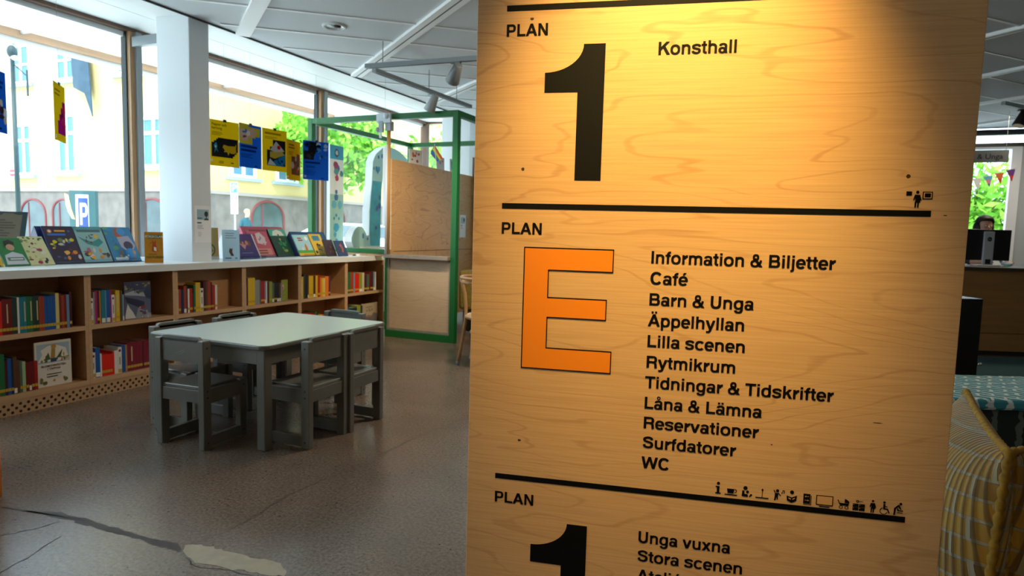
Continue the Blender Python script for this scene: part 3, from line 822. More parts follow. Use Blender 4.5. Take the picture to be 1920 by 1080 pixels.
wt.prism([(-4.43, 6.02), (-4.265, 6.02), (-4.272, 6.06), (-4.30, 6.095), (-4.43, 6.12)], 'z', .835, .885, WT)
wt.box(-4.80, 2.063, .835, -4.43, 3.669, .885, WT); wt.box(-4.80, 3.857, .835, -4.43, 6.12, .885, WT)
wt.box(-5.355, 2.063, .835, -4.80, 6.12, .885, WT)
tag(wt.build('worktop'), 'long white worktop running along the window over the bookcases', 'worktop')
# carcase hidden behind the worktop front, carrying it at the window
sp = MB(); sp.box(-5.355, 2.1, 0, -5.28, 6.08, .835, WHITE); struct(sp.build('trim_90'))

PAL = {'dr': ('#6e1717', 'dark red'), 'rd': ('#a31d18', 'red'), 'br': ('#dc2412', 'bright red'), 'mr': ('#47161b', 'maroon'), 'gn': ('#1f6b3d', 'green'), 'dg': ('#1d3d33', 'dark green'), 'tl': ('#1c7c92', 'teal'),
       'bl': ('#1554a0', 'blue'), 'lb': ('#6b93b8', 'light blue'), 'nv': ('#182a4d', 'navy'), 'ye': ('#d8b41c', 'yellow'), 'py': ('#d5c878', 'pale yellow'), 'or': ('#e0761a', 'orange'), 'ru': ('#a03c1e', 'rust-red'),
       'wh': ('#dedcd6', 'white'), 'cr': ('#d3c8a9', 'cream'), 'gy': ('#8b8d8c', 'grey'), 'bk': ('#161719', 'black'), 'pu': ('#5c2346', 'purple'), 'bn': ('#5b3a25', 'brown'), 'og': ('#8f9a34', 'olive green'), 'mg': ('#a3206b', 'magenta'), 'cm': ('#7c1730', 'crimson'), 'gg': ('#4f6458', 'grey-green'), 'tn': ('#a98357', 'tan'), 'pg': ('#9bb78a', 'pale green')}
STK = mat('yellow spine sticker', '#bf9f2c', .5)
STW = mat('white spine label', '#e2e0da', .5)
DOT = mat('dark red dot', '#6b1218', .5)
PAGE = mat('book pages', '#d9d2c0', .8, var=.12, vscale=300, stretch=(.02, .02, 1))
def book(code, th, h, y, z, dep, label, group, mark='s', x=-4.312, lean=0):
    c = mat('cover ' + code, PAL[code][0], .42)
    m = MB()
    d = dep; e = .0022; hw = th / 2
    m.box(-e, -hw, 0, 0, hw, h, c)
    m.box(-d, -hw, 0, -e, -hw + e, h, c); m.box(-d, hw - e, 0, -e, hw, h, c)
    m.box(-d + .003, -hw + e, .003, -e, hw - e, h - .004, PAGE)
    if mark == 's':
        m.poly([(.0004, -hw + .0005, .022), (.0004, hw - .0005, .022), (.0004, hw - .0005, .040), (.0004, -hw + .0005, .040)], STK)
    elif mark == 'w':
        m.poly([(.0004, -hw + .001, .004), (.0004, hw - .001, .004), (.0004, hw - .001, .034), (.0004, -hw + .001, .034)], STW)
    elif mark == 'd':
        m.poly([(.0004, .7 * hw * math.cos(t), h - .025 + .7 * hw * math.sin(t)) for t in [i * math.pi / 6 for i in range(12)]], DOT)
        m.poly([(.0004, -hw + .001, .004), (.0004, hw - .001, .004), (.0004, hw - .001, .03), (.0004, -hw + .001, .03)], STK)
        m.poly([(.0004, -.35 * hw, .06), (.0004, .35 * hw, .06), (.0004, .35 * hw, h - .07), (.0004, -.35 * hw, h - .07)], mat('grey spine print', '#8d8d8b', .5))
    elif mark == 't':
        m.poly([(.0004, -.4 * hw, .07), (.0004, .4 * hw, .07), (.0004, .4 * hw, h - .03), (.0004, -.4 * hw, h - .03)], mat('pale spine print', '#c9b98a', .5))
        m.poly([(.0004, -hw + .0005, .022), (.0004, hw - .0005, .022), (.0004, hw - .0005, .040), (.0004, -hw + .0005, .040)], STK)
    o = m.build('book', fix=False)
    o.location = (x, y, z); o.rotation_euler = (lean, 0, 0)
    return tag(o, label, 'book', group)
# one row = (bookcase, tier, start y, end y, [(colour, thickness mm, height mm, mark), ...])
ROWS = [
 (0, 1, 2.17, 2.645, 'mr18,205s mr20,205s mr16,208s br30,205s dr24,215s dr22,215t dr20,215s dg34,220s wh14,222- tl26,220s tl22,222t gn22,222s gn20,222t dg22,222s dg22,222t ru20,218s ru18,218s bl20,215s bl22,215s bl20,218s bl20,218s py26,230s dr18,225s ru20,215s dr18,215s lb20,215- mr20,232s'),
 (0, 0, 2.108, 2.425, 'dr20,240s bn22,235s gn18,235- rd20,235s br22,250s br18,250s gn34,255s mr18,215s bl22,222s nv14,222s bn22,228w bn18,200- gg16,195s pg22,190s dr20,180s dr18,180w dr20,182s rd22,182s'),
 (1, 1, 2.762, 3.01, 'wh30,178d gy14,220- mg20,226- mr20,222s or10,224s gn8,224- tl34,228w lb10,226- bl34,228w mg14,228- wh28,190d tn9,185- ye38,218t bn16,216- gg10,214- lb15,186w bn10,212-'),
 (1, 0, 2.762, 3.19, 'wh26,175d bl32,205w wh12,160- br20,150s br18,148s br20,148s br16,148s br14,160- wh26,165- wh28,185d bl26,195- tn14,195s cm24,205s cm22,206t cm24,205s cm22,206s cm24,208s mr10,205- cm24,205s cm24,205s'),
 (2, 1, 3.425, 3.8, 'wh12,190- ru20,190s nv24,186- ru22,212w bk10,212- wh14,188s rd26,190s bk10,150- gn16,212s ye22,232s ye18,232t wh26,184d mr22,236s bn16,236s ru26,238s bk12,228s rd16,205s ru12,200- wh18,202s'),
 (2, 0, 3.425, 3.72, 'rd20,205s wh16,205- tl32,190w bk18,210- gn20,205s or24,180w ye16,185s rd22,190w or20,200s bl22,215- dr22,206s ye18,206- or22,200s rd20,205-'),
 (3, 1, 4.092, 4.53, 'wh10,170d mr14,240- ye34,238s ye26,238s gy22,218- gy18,216- gg10,215- rd34,204s lb12,200w wh10,200- mr18,190- og28,192s gg18,180w bk26,176s bk20,176w bn16,170w gy14,172-'),
 (3, 0, 4.092, 4.42, 'bk24,190- ye18,200s bn22,205- tn18,195s dr22,205s og20,210s ye22,200s gn18,195- rd20,200s wh16,205- bl24,205s'),
 (4, 1, 4.762, 5.2, 'wh18,186d ye14,214- dg20,232- bk22,226- bn12,226w ye28,216s ye16,216s mr22,216w ye22,216s rd24,220s or18,185s ye18,185s py16,185s or22,200s or16,200- pu20,200s'),
 (4, 0, 4.762, 5.1, 'bk20,205- rd22,190s gy34,200- gy18,200- br26,215s rd20,215s rd20,215t gn22,225- bk10,225- or24,185- ye20,190s or20,185-'),
 (5, 1, 5.452, 5.98, 'gn46,225s ru34,222s lb14,215- br50,205s og34,205w cr24,208- mr28,185s gg30,185s dr14,210- mr36,215s lb18,200w wh16,205-'),
 (5, 0, 5.452, 5.735, 'bl34,215- tl26,190w dg30,205- nv30,205w og40,225- dg24,215s'),
]
def build_books():
    for bc, tier, y, yend, spec in ROWS:
        z = .4955 if tier else .1265
        tn = 'upper' if tier else 'lower'
        items = spec.split()
        names = []
        for t in items:
            names.append(PAL[t[:2]][1])
        dep = .112 if bc == 2 else .15
        fit = (yend - y) / sum(int(t[2:].split(',')[0]) / 1000 for t in items)
        for k, t in enumerate(items):
            code = t[:2]; th, rest = t[2:].split(','); h = int(rest[:-1]); mark = rest[-1]
            th = int(th) / 1000 * fit; h /= 1000
            y += th / 2
            nm = names[k]
            same = [j for j in range(len(items)) if names[j] == nm]
            where = '%s tier of the %s bookcase' % (tn, WHICH[bc])
            if len(same) == 1:
                lab = 'the only %s book in the %s' % (nm, where)
            elif k == 0 and bc:
                lab = '%s book standing first at the left in the %s' % (nm, where)
            else:
                lab = '%s book, %s spine from the left in the %s' % (nm, ORD[k], where)
                if bc == 0:
                    lab = '%s book, %s spine from the right in the %s' % (nm, ORD[len(items) - 1 - k], where)
            book(code, th - .0006, h, y, z, dep, lab, 'books in the %s tier of the %s bookcase' % (tn, WHICH[bc]), mark)
            y += th / 2
build_books()

def cover_book(label, w, h, t, art, loc, rz, lean=0, back='#2b3440', group=None, cat='picture book', page=True, name='picture_book'):
    """upright book showing its front cover; origin at the bottom front edge, cover faces local -y"""
    loc = (loc[0], loc[1], loc[2] + t * math.sin(lean))
    o = thing(name, label, cat, loc, (-lean, 0, rz), group)
    c = MB(); k = mat('cover board ' + back, back, .4)
    c.box(-w / 2, 0, 0, w / 2, .002, h, k); c.box(-w / 2, t - .002, 0, w / 2, t, h, k); c.box(-w / 2, .002, 0, -w / 2 + .002, t - .002, h, k)
    c.build('cover', o, bevel=.0008)
    p = MB(); p.box(-w / 2 + .002, .002, .003, w / 2 - .003, t - .002, h - .003, PAGE); p.build('pages', o)
    a = MB(); draw(a, art, -w / 2, 0, w, h, 0); a.build('cover_picture', o, fix=False)
    return o
R90 = rad(90)
DG = 'picture books facing out in the bookcases'
cover_book('large white picture book with a flower picture facing out in the leftmost bookcase', .222, .29, .012,
    [('r', 0, 0, 1, 1, '#ddd9cf'), ('r', .05, .52, .95, .95, '#9fb9c9'), ('p', [(.08, .56), (.2, .72), (.16, .82), (.35, .9), (.55, .92), (.85, .82), (.92, .6), (.9, .54)], '#e6e2d6'), ('b', 3, 16, .12, .55, .9, .68, .05, ['#5d6b3c', '#7c5a3a', '#8a8f52', '#b8a06a', '#5b6d54']), ('p', [(.42, .62), (.46, .9), (.56, .9), (.54, .62)], '#a8843d'), ('c', .51, .88, .07, '#b98f45'), ('p', [(.25, .58), (.36, .76), (.42, .6)], '#4c6136'), ('p', [(.56, .6), (.75, .8), (.7, .62)], '#4c6136'), ('r', .42, .54, .58, .62, '#2e4763'),
     ('t', 'BLOMSTERFESTEN', .5, .435, .045, '#5b4a36'), ('t', 'I TÄPPAN', .5, .365, .045, '#5b4a36'), ('l', .3, .26, .75, 2, .055, .02, '#3b4a45'), ('b', 8, 6, .1, .08, .28, .18, .05, ['#6b6b2c', '#9a8432', '#55602c']), ('c', .5, .12, .035, '#c3a03c'), ('b', 9, 5, .7, .1, .92, .17, .045, ['#4f6a39', '#7e7a3f'])],
    (-4.333, 2.532, .1262), R90, 0.0, '#d8d4ca', DG)
cover_book('navy picture book with a train in the snow, facing out in the second bookcase', .205, .268, .010,
    [('r', 0, 0, 1, 1, '#59627e'), ('r', 0, .78, 1, 1, '#39405f'), ('b', 4, 14, .02, .78, .98, .97, .05, ['#6f6f4a', '#8b8a55', '#4d5670', '#9c9a66']), ('p', [(0, .7), (.45, .78), (1, .68), (1, .55), (.5, .62), (0, .66)], '#a9b2b8'), ('p', [(.02, .62), (.55, .5), (.75, .44), (.75, .3), (.6, .28), (.1, .46)], '#2b2c4e'), ('p', [(.5, .3), (.76, .36), (.78, .27), (.55, .22)], '#7c3a3f'), ('c', .58, .3, .03, '#c9b36a'), ('p', [(0, .02), (.12, .42), (.2, .3), (.3, .2), (.42, .02)], '#cfd0cc'), ('p', [(.5, .3), (1, .1), (1, .0), (.4, .0)], '#8d93a0'), ('b', 12, 8, .5, .02, .95, .2, .06, ['#4a4c63', '#b9b49c', '#5b3b46']), ('p', [(.7, .75), (1, .82), (1, .5), (.8, .56)], '#323d5e'), ('t', 'Tåget', .52, .70, .085, '#1c1f1a')],
    (-4.333, 3.12, .4957), R90, 0, '#39405f', DG)
cover_book('small lime green cover facing out in the fourth bookcase', .082, .195, .010,
    [('r', 0, 0, 1, 1, '#8f9a36'), ('r', .05, .55, .42, .78, '#cfa98a'), ('c', .2, .62, .12, '#a3503a'), ('b', 5, 14, .05, .05, .95, .5, .07, ['#a8ad3c', '#6f7f2c', '#c2b43c'])],
    (-4.338, 4.585, .4957), R90, 0, '#76822c', DG)
cover_book('beige landscape book with a pink mountain, facing out in the last bookcase', .30, .225, .012,
    [('r', 0, 0, 1, 1, '#b7a58c'), ('r', 0, 0, 1, .3, '#6f6a63'), ('p', [(.1, .3), (.4, .42), (.62, .36), (.72, .52), (.9, .4), (1, .3)], '#a06f6c'), ('p', [(.55, .3), (.72, .5), (.95, .44), (1, .2), (.6, .1)], '#77736f'), ('b', 6, 7, .3, .6, .7, .72, .04, ['#7a5a4a', '#8f6b58']), ('l', .25, .80, .75, 1, .1, .03, '#7a4f45')],
    (-4.338, 5.905, .1262), R90, 0, '#a8967e', DG)

# ------------------------------------------------------------------ children's table and chairs
GREY = mat('grey lacquer', '#64635a', .38, var=.06, vscale=5)
GSEAT = mat('grey lacquer seat', '#6d6d66', .22)
TOPM = mat('pale green-grey laminate', '#b1bcb8', .30)
SCREW = mat('dark screw', '#1d1c1a', .5)
def build_table():
    x0, x1, y0, y1 = -3.365, -2.475, 2.47, 3.57
    cx, cy = (x0 + x1) / 2, (y0 + y1) / 2
    t = thing('children_table', "low grey children's table with a pale green-grey top", 'table', (cx, cy, 0))
    a, b = (x1 - x0) / 2, (y1 - y0) / 2
    r = .055
    pts = []
    for sx, sy, q in ((1, -1, -90), (1, 1, 0), (-1, 1, 90), (-1, -1, 180)):
        for i in range(7):
            an = rad(q + 15 * i)
            pts.append((sx * (a - r) + r * math.cos(an), sy * (b - r) + r * math.sin(an)))
    m = MB(); m.prism(pts, 'z', .545, .569, GREY); m.build('tabletop', t, bevel=.006)
    m = MB(); m.poly([(px * .985, py * .985, .5697) for px, py in pts], TOPM); m.build('laminate_surface', t, fix=False)
    m = MB()
    for s in (-1, 1):
        m.box(-a + .07, s * (b - .045), .465, a - .07, s * (b - .022), .545); m.box(s * (a - .045), -b + .07, .465, s * (a - .022), b - .07, .545)
    m.build('apron', t, GREY, bevel=.002)
    for sx in (-1, 1):
        for sy in (-1, 1):
            m = MB(); m.box(sx * (a - .02), sy * (b - .02), .006, sx * (a - .075), sy * (b - .075), .545, GREY)
            o = m.build('leg', t, bevel=.005)
            m = MB(); m.cyl((sx * (a - .047), sy * (b - .047), 0), (sx * (a - .047), sy * (b - .047), .008), .018, n=14, material=mat('black felt', '#151515', .9)); m.build('foot_pad', o)
build_table()
def build_chair():
    """facing local +y; origin on the floor under the seat"""
    c = thing('children_chair', 'x', 'chair')
    W, D = .166, .135
    for s in (-1, 1):
        m = MB(); m.box(s * W, -D - .02, 0, s * (W - .038), -D + .032, .585); m.build('rear_leg', c, GREY, bevel=.004)
        m = MB(); m.box(s * W, D - .03, 0, s * (W - .038), D + .02, .335); m.build('front_leg', c, GREY, bevel=.004)
        m = MB(); m.box(s * (W - .004), -D + .031, .008, s * (W - .030), D - .029, .068); m.build('floor_rail', c, GREY, bevel=.003)
        m = MB(); m.box(s * (W - .003), -D + .031, .245, s * (W - .028), D - .029, .325); m.build('seat_rail', c, GREY, bevel=.003)
        for y, z in ((-D + .006, .28), (-D + .006, .315), (-D + .006, .545), (D - .005, .30), (D - .005, .04), (-D + .006, .035)):
            m = MB(); m.cyl((s * W, y, z), (s * (W + .0008), y, z), .0055, n=10, material=SCREW); m.build('screw', c)
    m = MB(); m.box(-W + .038, -D - .012, .25, W - .038, -D + .012, .318); m.build('rear_rail', c, GREY, bevel=.002)
    m = MB(); m.box(-W + .030, -D - .006, .318, W - .030, D + .012, .338); m.build('seat', c, GSEAT, bevel=.004)
    # back board with rounded top corners
    pts = [(-W + .036, .462), (W - .036, .462), (W - .036, .585)]
    for s, q in ((1, 0), (-1, 90)):
        for i in range(6):
            an = rad(q + 18 * i)
            pts.append((s * (W - .036 - .022) + .022 * math.cos(an), .578 + .022 * math.sin(an)))
    pts.append((-W + .036, .585))
    m = MB(); m.prism(pts, 'y', -D - .008, -D + .014); m.build('backrest', c, GREY, bevel=.003)
    m = MB(); m.box(-W + .038, D - .012, .262, W - .038, D + .008, .318); m.build('front_rail', c, GREY, bevel=.002)
    return c
CH = [((-2.958, 2.500), 4, 'small grey chair at the near short end of the table, scratched back board towards us'),
      ((-2.478, 2.792), 90.5, 'small grey chair on the right long side, the nearer one beside the front table leg'),
      ((-2.468, 3.128), 90.5, 'small grey chair on the right long side of the table, farther from us'),
      ((-3.300, 2.716), -90, 'small grey chair pushed in on the bookcase side, nearer the left table corner'),
      ((-3.300, 3.165), -90, 'small grey chair pushed in on the bookcase side, midway along the table'),
      ((-2.945, 3.585), 181, 'small grey chair at the far short end of the table, facing us')]
ch0 = build_chair()
for i, ((x, y), a, lab) in enumerate(CH):
    o = ch0 if i == 0 else copy_tree(ch0)
    o.location = (x, y, 0); o.rotation_euler = (0, 0, rad(a)); o['label'] = lab; o['group'] = "children's chairs around the low table"
m = MB()
for k, (a, b, c_, d) in enumerate(((-.035, .505, .03, .53), (-.02, .497, .035, .522), (.01, .53, .014, .50))):
    m.poly([(a, -.1436, b), (c_, -.1436, d), (c_, -.1436, d + .0014), (a, -.1436, b + .0014)], mat('pale scratch', '#8f908b', .6))
m.build('scratch', ch0, fix=False)

# ------------------------------------------------------------------ things standing on the worktop
TOPZ = .8855
WG = 'books displayed on the worktop'
def wedge_stand(label, x, y0, y1, h, lean, color, lip=.03, clear_lip=True, t=.006):
    """bent-sheet stand: leaning face, sloping back, low front lip; faces +x"""
    o = thing('book_stand', label, 'book stand', (x, (y0 + y1) / 2, TOPZ), (0, 0, R90), 'book stands on the worktop')
    w = (y1 - y0) / 2
    k = mat('stand ' + color, color, .3)
    s, c = math.sin(lean), math.cos(lean)
    m = MB()
    m.prism([(0, 0), (h * s, h * c), (h * s + t, h * c), (t, 0)], 'x', -w, w, k)
    m.build('leaning_panel', o, bevel=.001)
    m = MB(); m.prism([(h * s, h * c), (h * s + t, h * c), (h * s * 2 + t, 0), (h * s * 2, 0)], 'x', -w, w, k)
    m.build('rear_panel', o)
    m = MB(); m.prism([(.004, .002), (h * s * 2, .002), (h * s + .003, h * c - .004)], 'x', -w + .0005, -w + .004, k); m.build('side_panel', o)
    m = MB(); m.box(-w, -.055, 0, w, 0, .003, clear_mat() if clear_lip else k); m.box(-w, -.058, 0, w, -.055, lip, clear_mat() if clear_lip else k)
    m.build('lip', o)
    return o
def leaner(label, y, x, w, h, t, art, lean, back, stand_gap=.0, z=TOPZ + .0035, rz=R90):
    return cover_book(label, w, h, t, art, (x, y, z), rz, lean, back, WG)
LN = rad(29)
wedge_stand('dark blue wedge stand with clear lip holding three large picture books', -4.70, 2.735, 3.43, .298, LN, '#16296b')
leaner('dark purple picture book with orange title and toy vehicles, leaning on the blue stand', 2.862, -4.668, .205, .29, .012,
    [('r', 0, 0, 1, 1, '#2c1d3c'), ('c', .2, .86, .075, '#d9772b'), ('c', .2, .86, .045, '#e8d8c0'), ('l', .36, .845, .76, 1, .1, .045, '#e8a02a'), ('c', .83, .86, .04, '#3b5ea0'), ('l', .1, .74, .92, 1, .1, .055, '#2f74c4'),
     ('b', 21, 10, .12, .45, .9, .62, .08, ['#d6c81e', '#e2d53a', '#3f6fb5', '#c9c5bb', '#6b7f45']), ('b', 22, 12, .1, .08, .92, .42, .075, ['#a32a23', '#e08a2a', '#c8c2ba', '#5a2a2a', '#e8b04a', '#3b5ea0'])], LN, '#20306e')
leaner('pale teal picture book with orange shapes low on its cover, middle of the blue stand', 3.072, -4.668, .205, .29, .012,
    [('r', 0, 0, 1, 1, '#8fb9bb'), ('r', 0, .88, 1, 1, '#5aa0a8'), ('r', .08, .84, .92, .91, '#4b6f74'), ('p', [(.05, .72), (.3, .5), (.65, .42), (.9, .55), (.8, .66), (.5, .56), (.25, .64)], '#2f8a88'), ('c', .7, .72, .08, '#d9b53c'), ('b', 23, 7, .3, .5, .6, .78, .05, ['#6b4a3a', '#3a5f60']), ('b', 24, 16, .08, .05, .92, .36, .08, ['#d98a2a', '#a35a6a', '#e7a53a', '#2f3437', '#c9cdc9', '#6a4a33'])], LN, '#3a6b70')
leaner('bright blue picture book with brown and white shapes, right end of the left stand', 3.292, -4.668, .215, .29, .012,
    [('r', 0, 0, 1, 1, '#2f7fae'), ('p', [(.4, .95), (.62, 1), (.75, .85), (.5, .6), (.35, .75)], '#a9562f'), ('b', 25, 8, .05, .3, .4, .98, .1, ['#2a8ab8', '#5a9f6a', '#2f6f9a']), ('c', .63, .86, .15, '#3b8fd0'), ('p', [(.4, .7), (.85, .74), (.98, .45), (.75, .2), (.45, .4)], '#a8a4b8'), ('c', .72, .45, .17, '#3a3550'), ('c', .72, .22, .2, '#2b8fd6'), ('b', 26, 7, .3, .05, .95, .25, .07, ['#9a6a35', '#c98a45', '#d8d2c6']), ('r', .08, .02, .5, .1, '#d8dfe2')], LN, '#7a5560')
# leftmost group
cover_book('green book showing a dark-haired child in white, at the left front of the worktop', .15, .215, .008,
    [('r', 0, 0, 1, 1, '#23793c'), ('p', [(.1, .05), (.15, .38), (.5, .5), (.85, .4), (.95, .05)], '#c9cdd6'), ('c', .48, .66, .16, '#c79a7e'), ('p', [(.28, .7), (.3, .88), (.52, .94), (.7, .86), (.68, .74), (.5, .8)], '#2a1d18'), ('r', .2, .18, .85, .3, '#5c6f66'), ('l', .3, .22, .8, 1, .1, .04, '#e5e5e5')], (-4.605, 2.50, TOPZ), R90, rad(35), '#1b4a2b', WG)
cover_book('pale yellow patterned picture book beside the blue stand on the worktop', .15, .235, .008,
    [('r', 0, 0, 1, 1, '#d3cf9a'), ('b', 31, 10, .05, .82, .95, .98, .08, ['#5d7a3b', '#3a4a30', '#7a8f4a']), ('b', 32, 12, .05, .1, .6, .8, .08, ['#8fae5a', '#8a4a2a', '#b8b86a', '#5a3526']), ('b', 33, 10, .4, .08, .95, .6, .09, ['#d9d7d0', '#a52a4a', '#e0cfc0', '#c8c48a', '#2e2a26'])], (-4.61, 2.655, TOPZ), R90, rad(38), '#a3a070', WG)
cover_book('yellow and brown cover cut off by the left edge of the photo', .15, .21, .008, [('r', 0, 0, 1, 1, '#d8b51e'), ('p', [(0, 0), (.9, 0), (.6, .45), (.2, .55), (0, .5)], '#4a2f2a')], (-4.60, 2.34, TOPZ), R90, rad(35), '#c9a51e', WG)
ds = thing('display_board', 'large dark display board with small print, tilted back at the left end of the worktop', 'display board', (-4.95, 2.49, TOPZ + .0045), (-rad(20), 0, rad(38)))
m = MB(); m.box(-.20, 0, 0, .20, .012, .375, mat('dark teal board', '#12333d', .4)); m.build('board', ds, bevel=.002)
a = MB(); draw(a, [('r', .0, .42, .93, .97, '#6f624f'), ('b', 41, 9, .05, .86, .9, .98, .07, ['#2f3a3c', '#49504a', '#23343a']), ('l', .3, .82, .88, 7, .05, .022, '#4a4338'), ('r', .0, .03, .93, .40, '#56666b'), ('b', 42, 4, .5, .1, .8, .22, .06, ['#7a8285', '#6a6f6f'])], -.2, 0, .4, .375, 0); a.build('printed_sheet', ds, fix=False)
m = MB(); m.prism([(.012, .0055), (.11, .0405), (.012, .18)], 'x', -.02, .02, mat('dark teal board', '#12333d', .4)); m.build('rear_support', ds)
cover_book('orange book with a brown animal on the cover, standing upright in front of the pillar', .125, .235, .012,
    [('r', 0, 0, 1, 1, '#bb7d16'), ('r', .15, .79, .9, .91, '#2f5a45'), ('t', 'FÖRSKOLAN', .52, .815, .075, '#e4dcc0'), ('p', [(.38, .38), (.42, .62), (.38, .74), (.5, .68), (.62, .74), (.6, .6), (.7, .4), (.6, .34)], '#a8481e'), ('p', [(.5, .4), (.5, .52), (.62, .5), (.64, .38)], '#e6e0d4'), ('b', 51, 8, .1, .35, .9, .72, .03, ['#5a6a2a', '#8a3a1e']), ('l', .2, .27, .9, 1, .05, .02, '#6b4a12'), ('t', 'NATUREN', .55, .15, .075, '#4c5a1a')], (-4.475, 3.365, TOPZ), rad(56), 0, '#9a6312', WG)
# right of the pillar
cover_book('olive book half hidden behind the right side of the white pillar', .20, .275, .014,
    [('r', 0, 0, 1, 1, '#8d8350'), ('r', .96, 0, 1, 1, '#c06a24'), ('c', .55, .3, .3, '#2a2418'), ('c', .55, .3, .25, '#8a8a56'), ('b', 61, 7, .4, .18, .75, .42, .06, ['#7a3526', '#4a4a2a', '#b0a878']), ('r', .0, 0, 1, .09, '#9fa3a6')], (-4.63, 3.985, TOPZ), rad(72), rad(4), '#6b633a', WG)
lf = thing('leaflet_holder', 'white leaflet with a small brown animal in a clear holder, on the worktop edge', 'leaflet holder', (-4.335, 3.972, TOPZ), (-rad(5), 0, rad(62)))
m = MB(); m.box(-.068, 0, .003, .068, .002, .262, translucent('leaflet paper', '#f2f6f8', .5)); m.build('leaflet', lf)
a = MB(); draw(a, [('l', .18, .88, .9, 3, .075, .022, '#93a0a8'), ('p', [(.36, .3), (.42, .42), (.5, .38), (.58, .42), (.56, .28), (.66, .16), (.5, .15)], '#8f4f42'), ('r', .14, .07, .5, .10, '#3a4a66'), ('r', .72, .06, .84, .11, '#9aa6ae')], -.068, .003, .136, .259, 0); a.build('printed_text', lf, fix=False)
m = MB(); m.box(-.07, -.004, 0, .07, -.0025, .266, clear_mat()); m.box(-.07, -.004, 0, .07, .05, .0025, clear_mat()); m.build('clear_holder', lf)
wedge_stand('white wedge stand behind the purple book', -4.53, 4.16, 4.50, .252, LN, '#dfe4ea')
wedge_stand('pink wedge stand under the pink and green books', -4.66, 4.52, 5.06, .335, LN, '#b8586e')
wedge_stand('dark blue wedge stand at the right end of the displayed books', -4.60, 5.08, 5.60, .285, LN, '#1d4a78')
leaner('purple picture book with a small orange shape, leaning right of the white leaflet', 4.315, -4.498, .275, .245, .012,
    [('r', 0, 0, 1, 1, '#4a3470'), ('c', .2, .86, .09, '#d6c08a'), ('b', 71, 8, .2, .5, .8, .72, .08, ['#a5563a', '#7a4a3a', '#3a2a30', '#c9806a']), ('p', [(.35, .6), (.5, .36), (.62, .55)], '#c98a86'), ('r', 0, 0, 1, .3, '#3d3170'), ('l', .3, .2, .8, 1, .1, .02, '#8a7fb0')], LN, '#2a2450')
leaner('pink picture book with a pale figure, leaning on the pink stand', 4.665, -4.628, .235, .29, .012,
    [('r', 0, 0, 1, 1, '#c9596a'), ('r', 0, .94, 1, 1, '#8f3a42'), ('b', 72, 9, .02, .4, .25, .95, .08, ['#6b4a52', '#b8808a']), ('p', [(.3, .5), (.35, .85), (.6, .9), (.8, .7), (.7, .42)], '#dcc6c8'), ('b', 73, 6, .35, .45, .75, .8, .06, ['#9a8088', '#e6d6d6', '#b06a78']), ('r', .12, .05, .88, .3, '#d88a80'), ('l', .2, .2, .8, 2, .09, .04, '#7a2a30')], LN, '#8f3a48')
leaner('dark green picture book with a pale dome at the top, right of the pink book', 4.925, -4.628, .225, .30, .012,
    [('r', 0, 0, 1, 1, '#12402f'), ('r', 0, .74, 1, 1, '#4aa790'), ('p', [(.15, .76), (.25, .92), (.5, .98), (.75, .92), (.85, .76)], '#dfe2d8'), ('c', .5, .78, .05, '#7a4a2a'), ('c', .5, .62, .05, '#c08a4a'), ('b', 74, 9, .3, .38, .8, .54, .07, ['#1f8a5a', '#2a9a62']), ('b', 75, 7, .35, .14, .72, .32, .06, ['#4a9a3a', '#3a8a3a', '#8a9a4a'])], LN, '#0c2a22')
leaner('pale blue picture book with a green meadow, leaning left on the right blue stand', 5.165, -4.568, .225, .24, .012,
    [('r', 0, 0, 1, 1, '#9ccbd6'), ('l', .25, .8, .6, 2, .1, .06, '#a33a3a'), ('c', .8, .82, .1, '#e4eef0'), ('r', 0, 0, 1, .26, '#4c9a3a'), ('r', 0, 0, 1, .12, '#d6a02a'), ('p', [(.5, .25), (.55, .5), (.62, .58), (.68, .4), (.66, .25)], '#c56a2a'), ('p', [(.3, .25), (.33, .42), (.4, .3)], '#e3dccf')], LN, '#6a9aa8')
leaner('yellow picture book with two dark figures, on the right blue stand', 5.385, -4.568, .185, .25, .012,
    [('r', 0, 0, 1, 1, '#d8b53a'), ('r', .22, .68, .8, .92, '#2f7f9a'), ('b', 76, 7, .1, .05, .9, .5, .09, ['#1f1d24', '#3a4a8a', '#c08a5a', '#2a2630']), ('c', .45, .5, .08, '#1d1a1c')], LN, '#b8942a')
cover_book('small dark blue book with an orange swirl, last of the displayed books', .16, .175, .010,
    [('r', 0, 0, 1, 1, '#26406f'), ('p', [(.4, .7), (.6, .82), (.72, .5), (.6, .2), (.5, .3), (.58, .5)], '#b8552f'), ('b', 77, 6, .05, .2, .4, .8, .1, ['#3a2a3a', '#1d3a5a'])], (-4.40, 5.52, TOPZ), R90, rad(24), '#2a2f4a', WG)
cover_book('small brown-edged dark book just behind the small blue one', .15, .185, .010,
    [('r', 0, 0, 1, 1, '#3a2a36'), ('b', 78, 7, .1, .2, .9, .9, .1, ['#5a3a3a', '#2a3350', '#6a4a3a'])], (-4.45, 5.40, TOPZ), R90, rad(24), '#4a3030', WG)
for nm, lab, x, y, s, col in (('paper_slip', 'white paper slip lying near the green frame on the worktop', -4.42, 5.79, .05, '#e5e9ec'), ('paper_slip', 'blue-black paper scrap beside the last displayed book', -4.40, 5.70, .035, '#4a5a6a')):
    m = MB(); m.box(-s / 2, -s, 0, s / 2, s, .002, mat('paper ' + col, col, .6)); m.prism([(-s / 2, 0), (s / 2, 0), (0, .018)], 'x', -s * .4, s * .4, mat('paper ' + col, col, .6))
    o = m.build(nm); o.location = (x, y, TOPZ); o.rotation_euler = (0, 0, .4); tag(o, lab, 'paper')

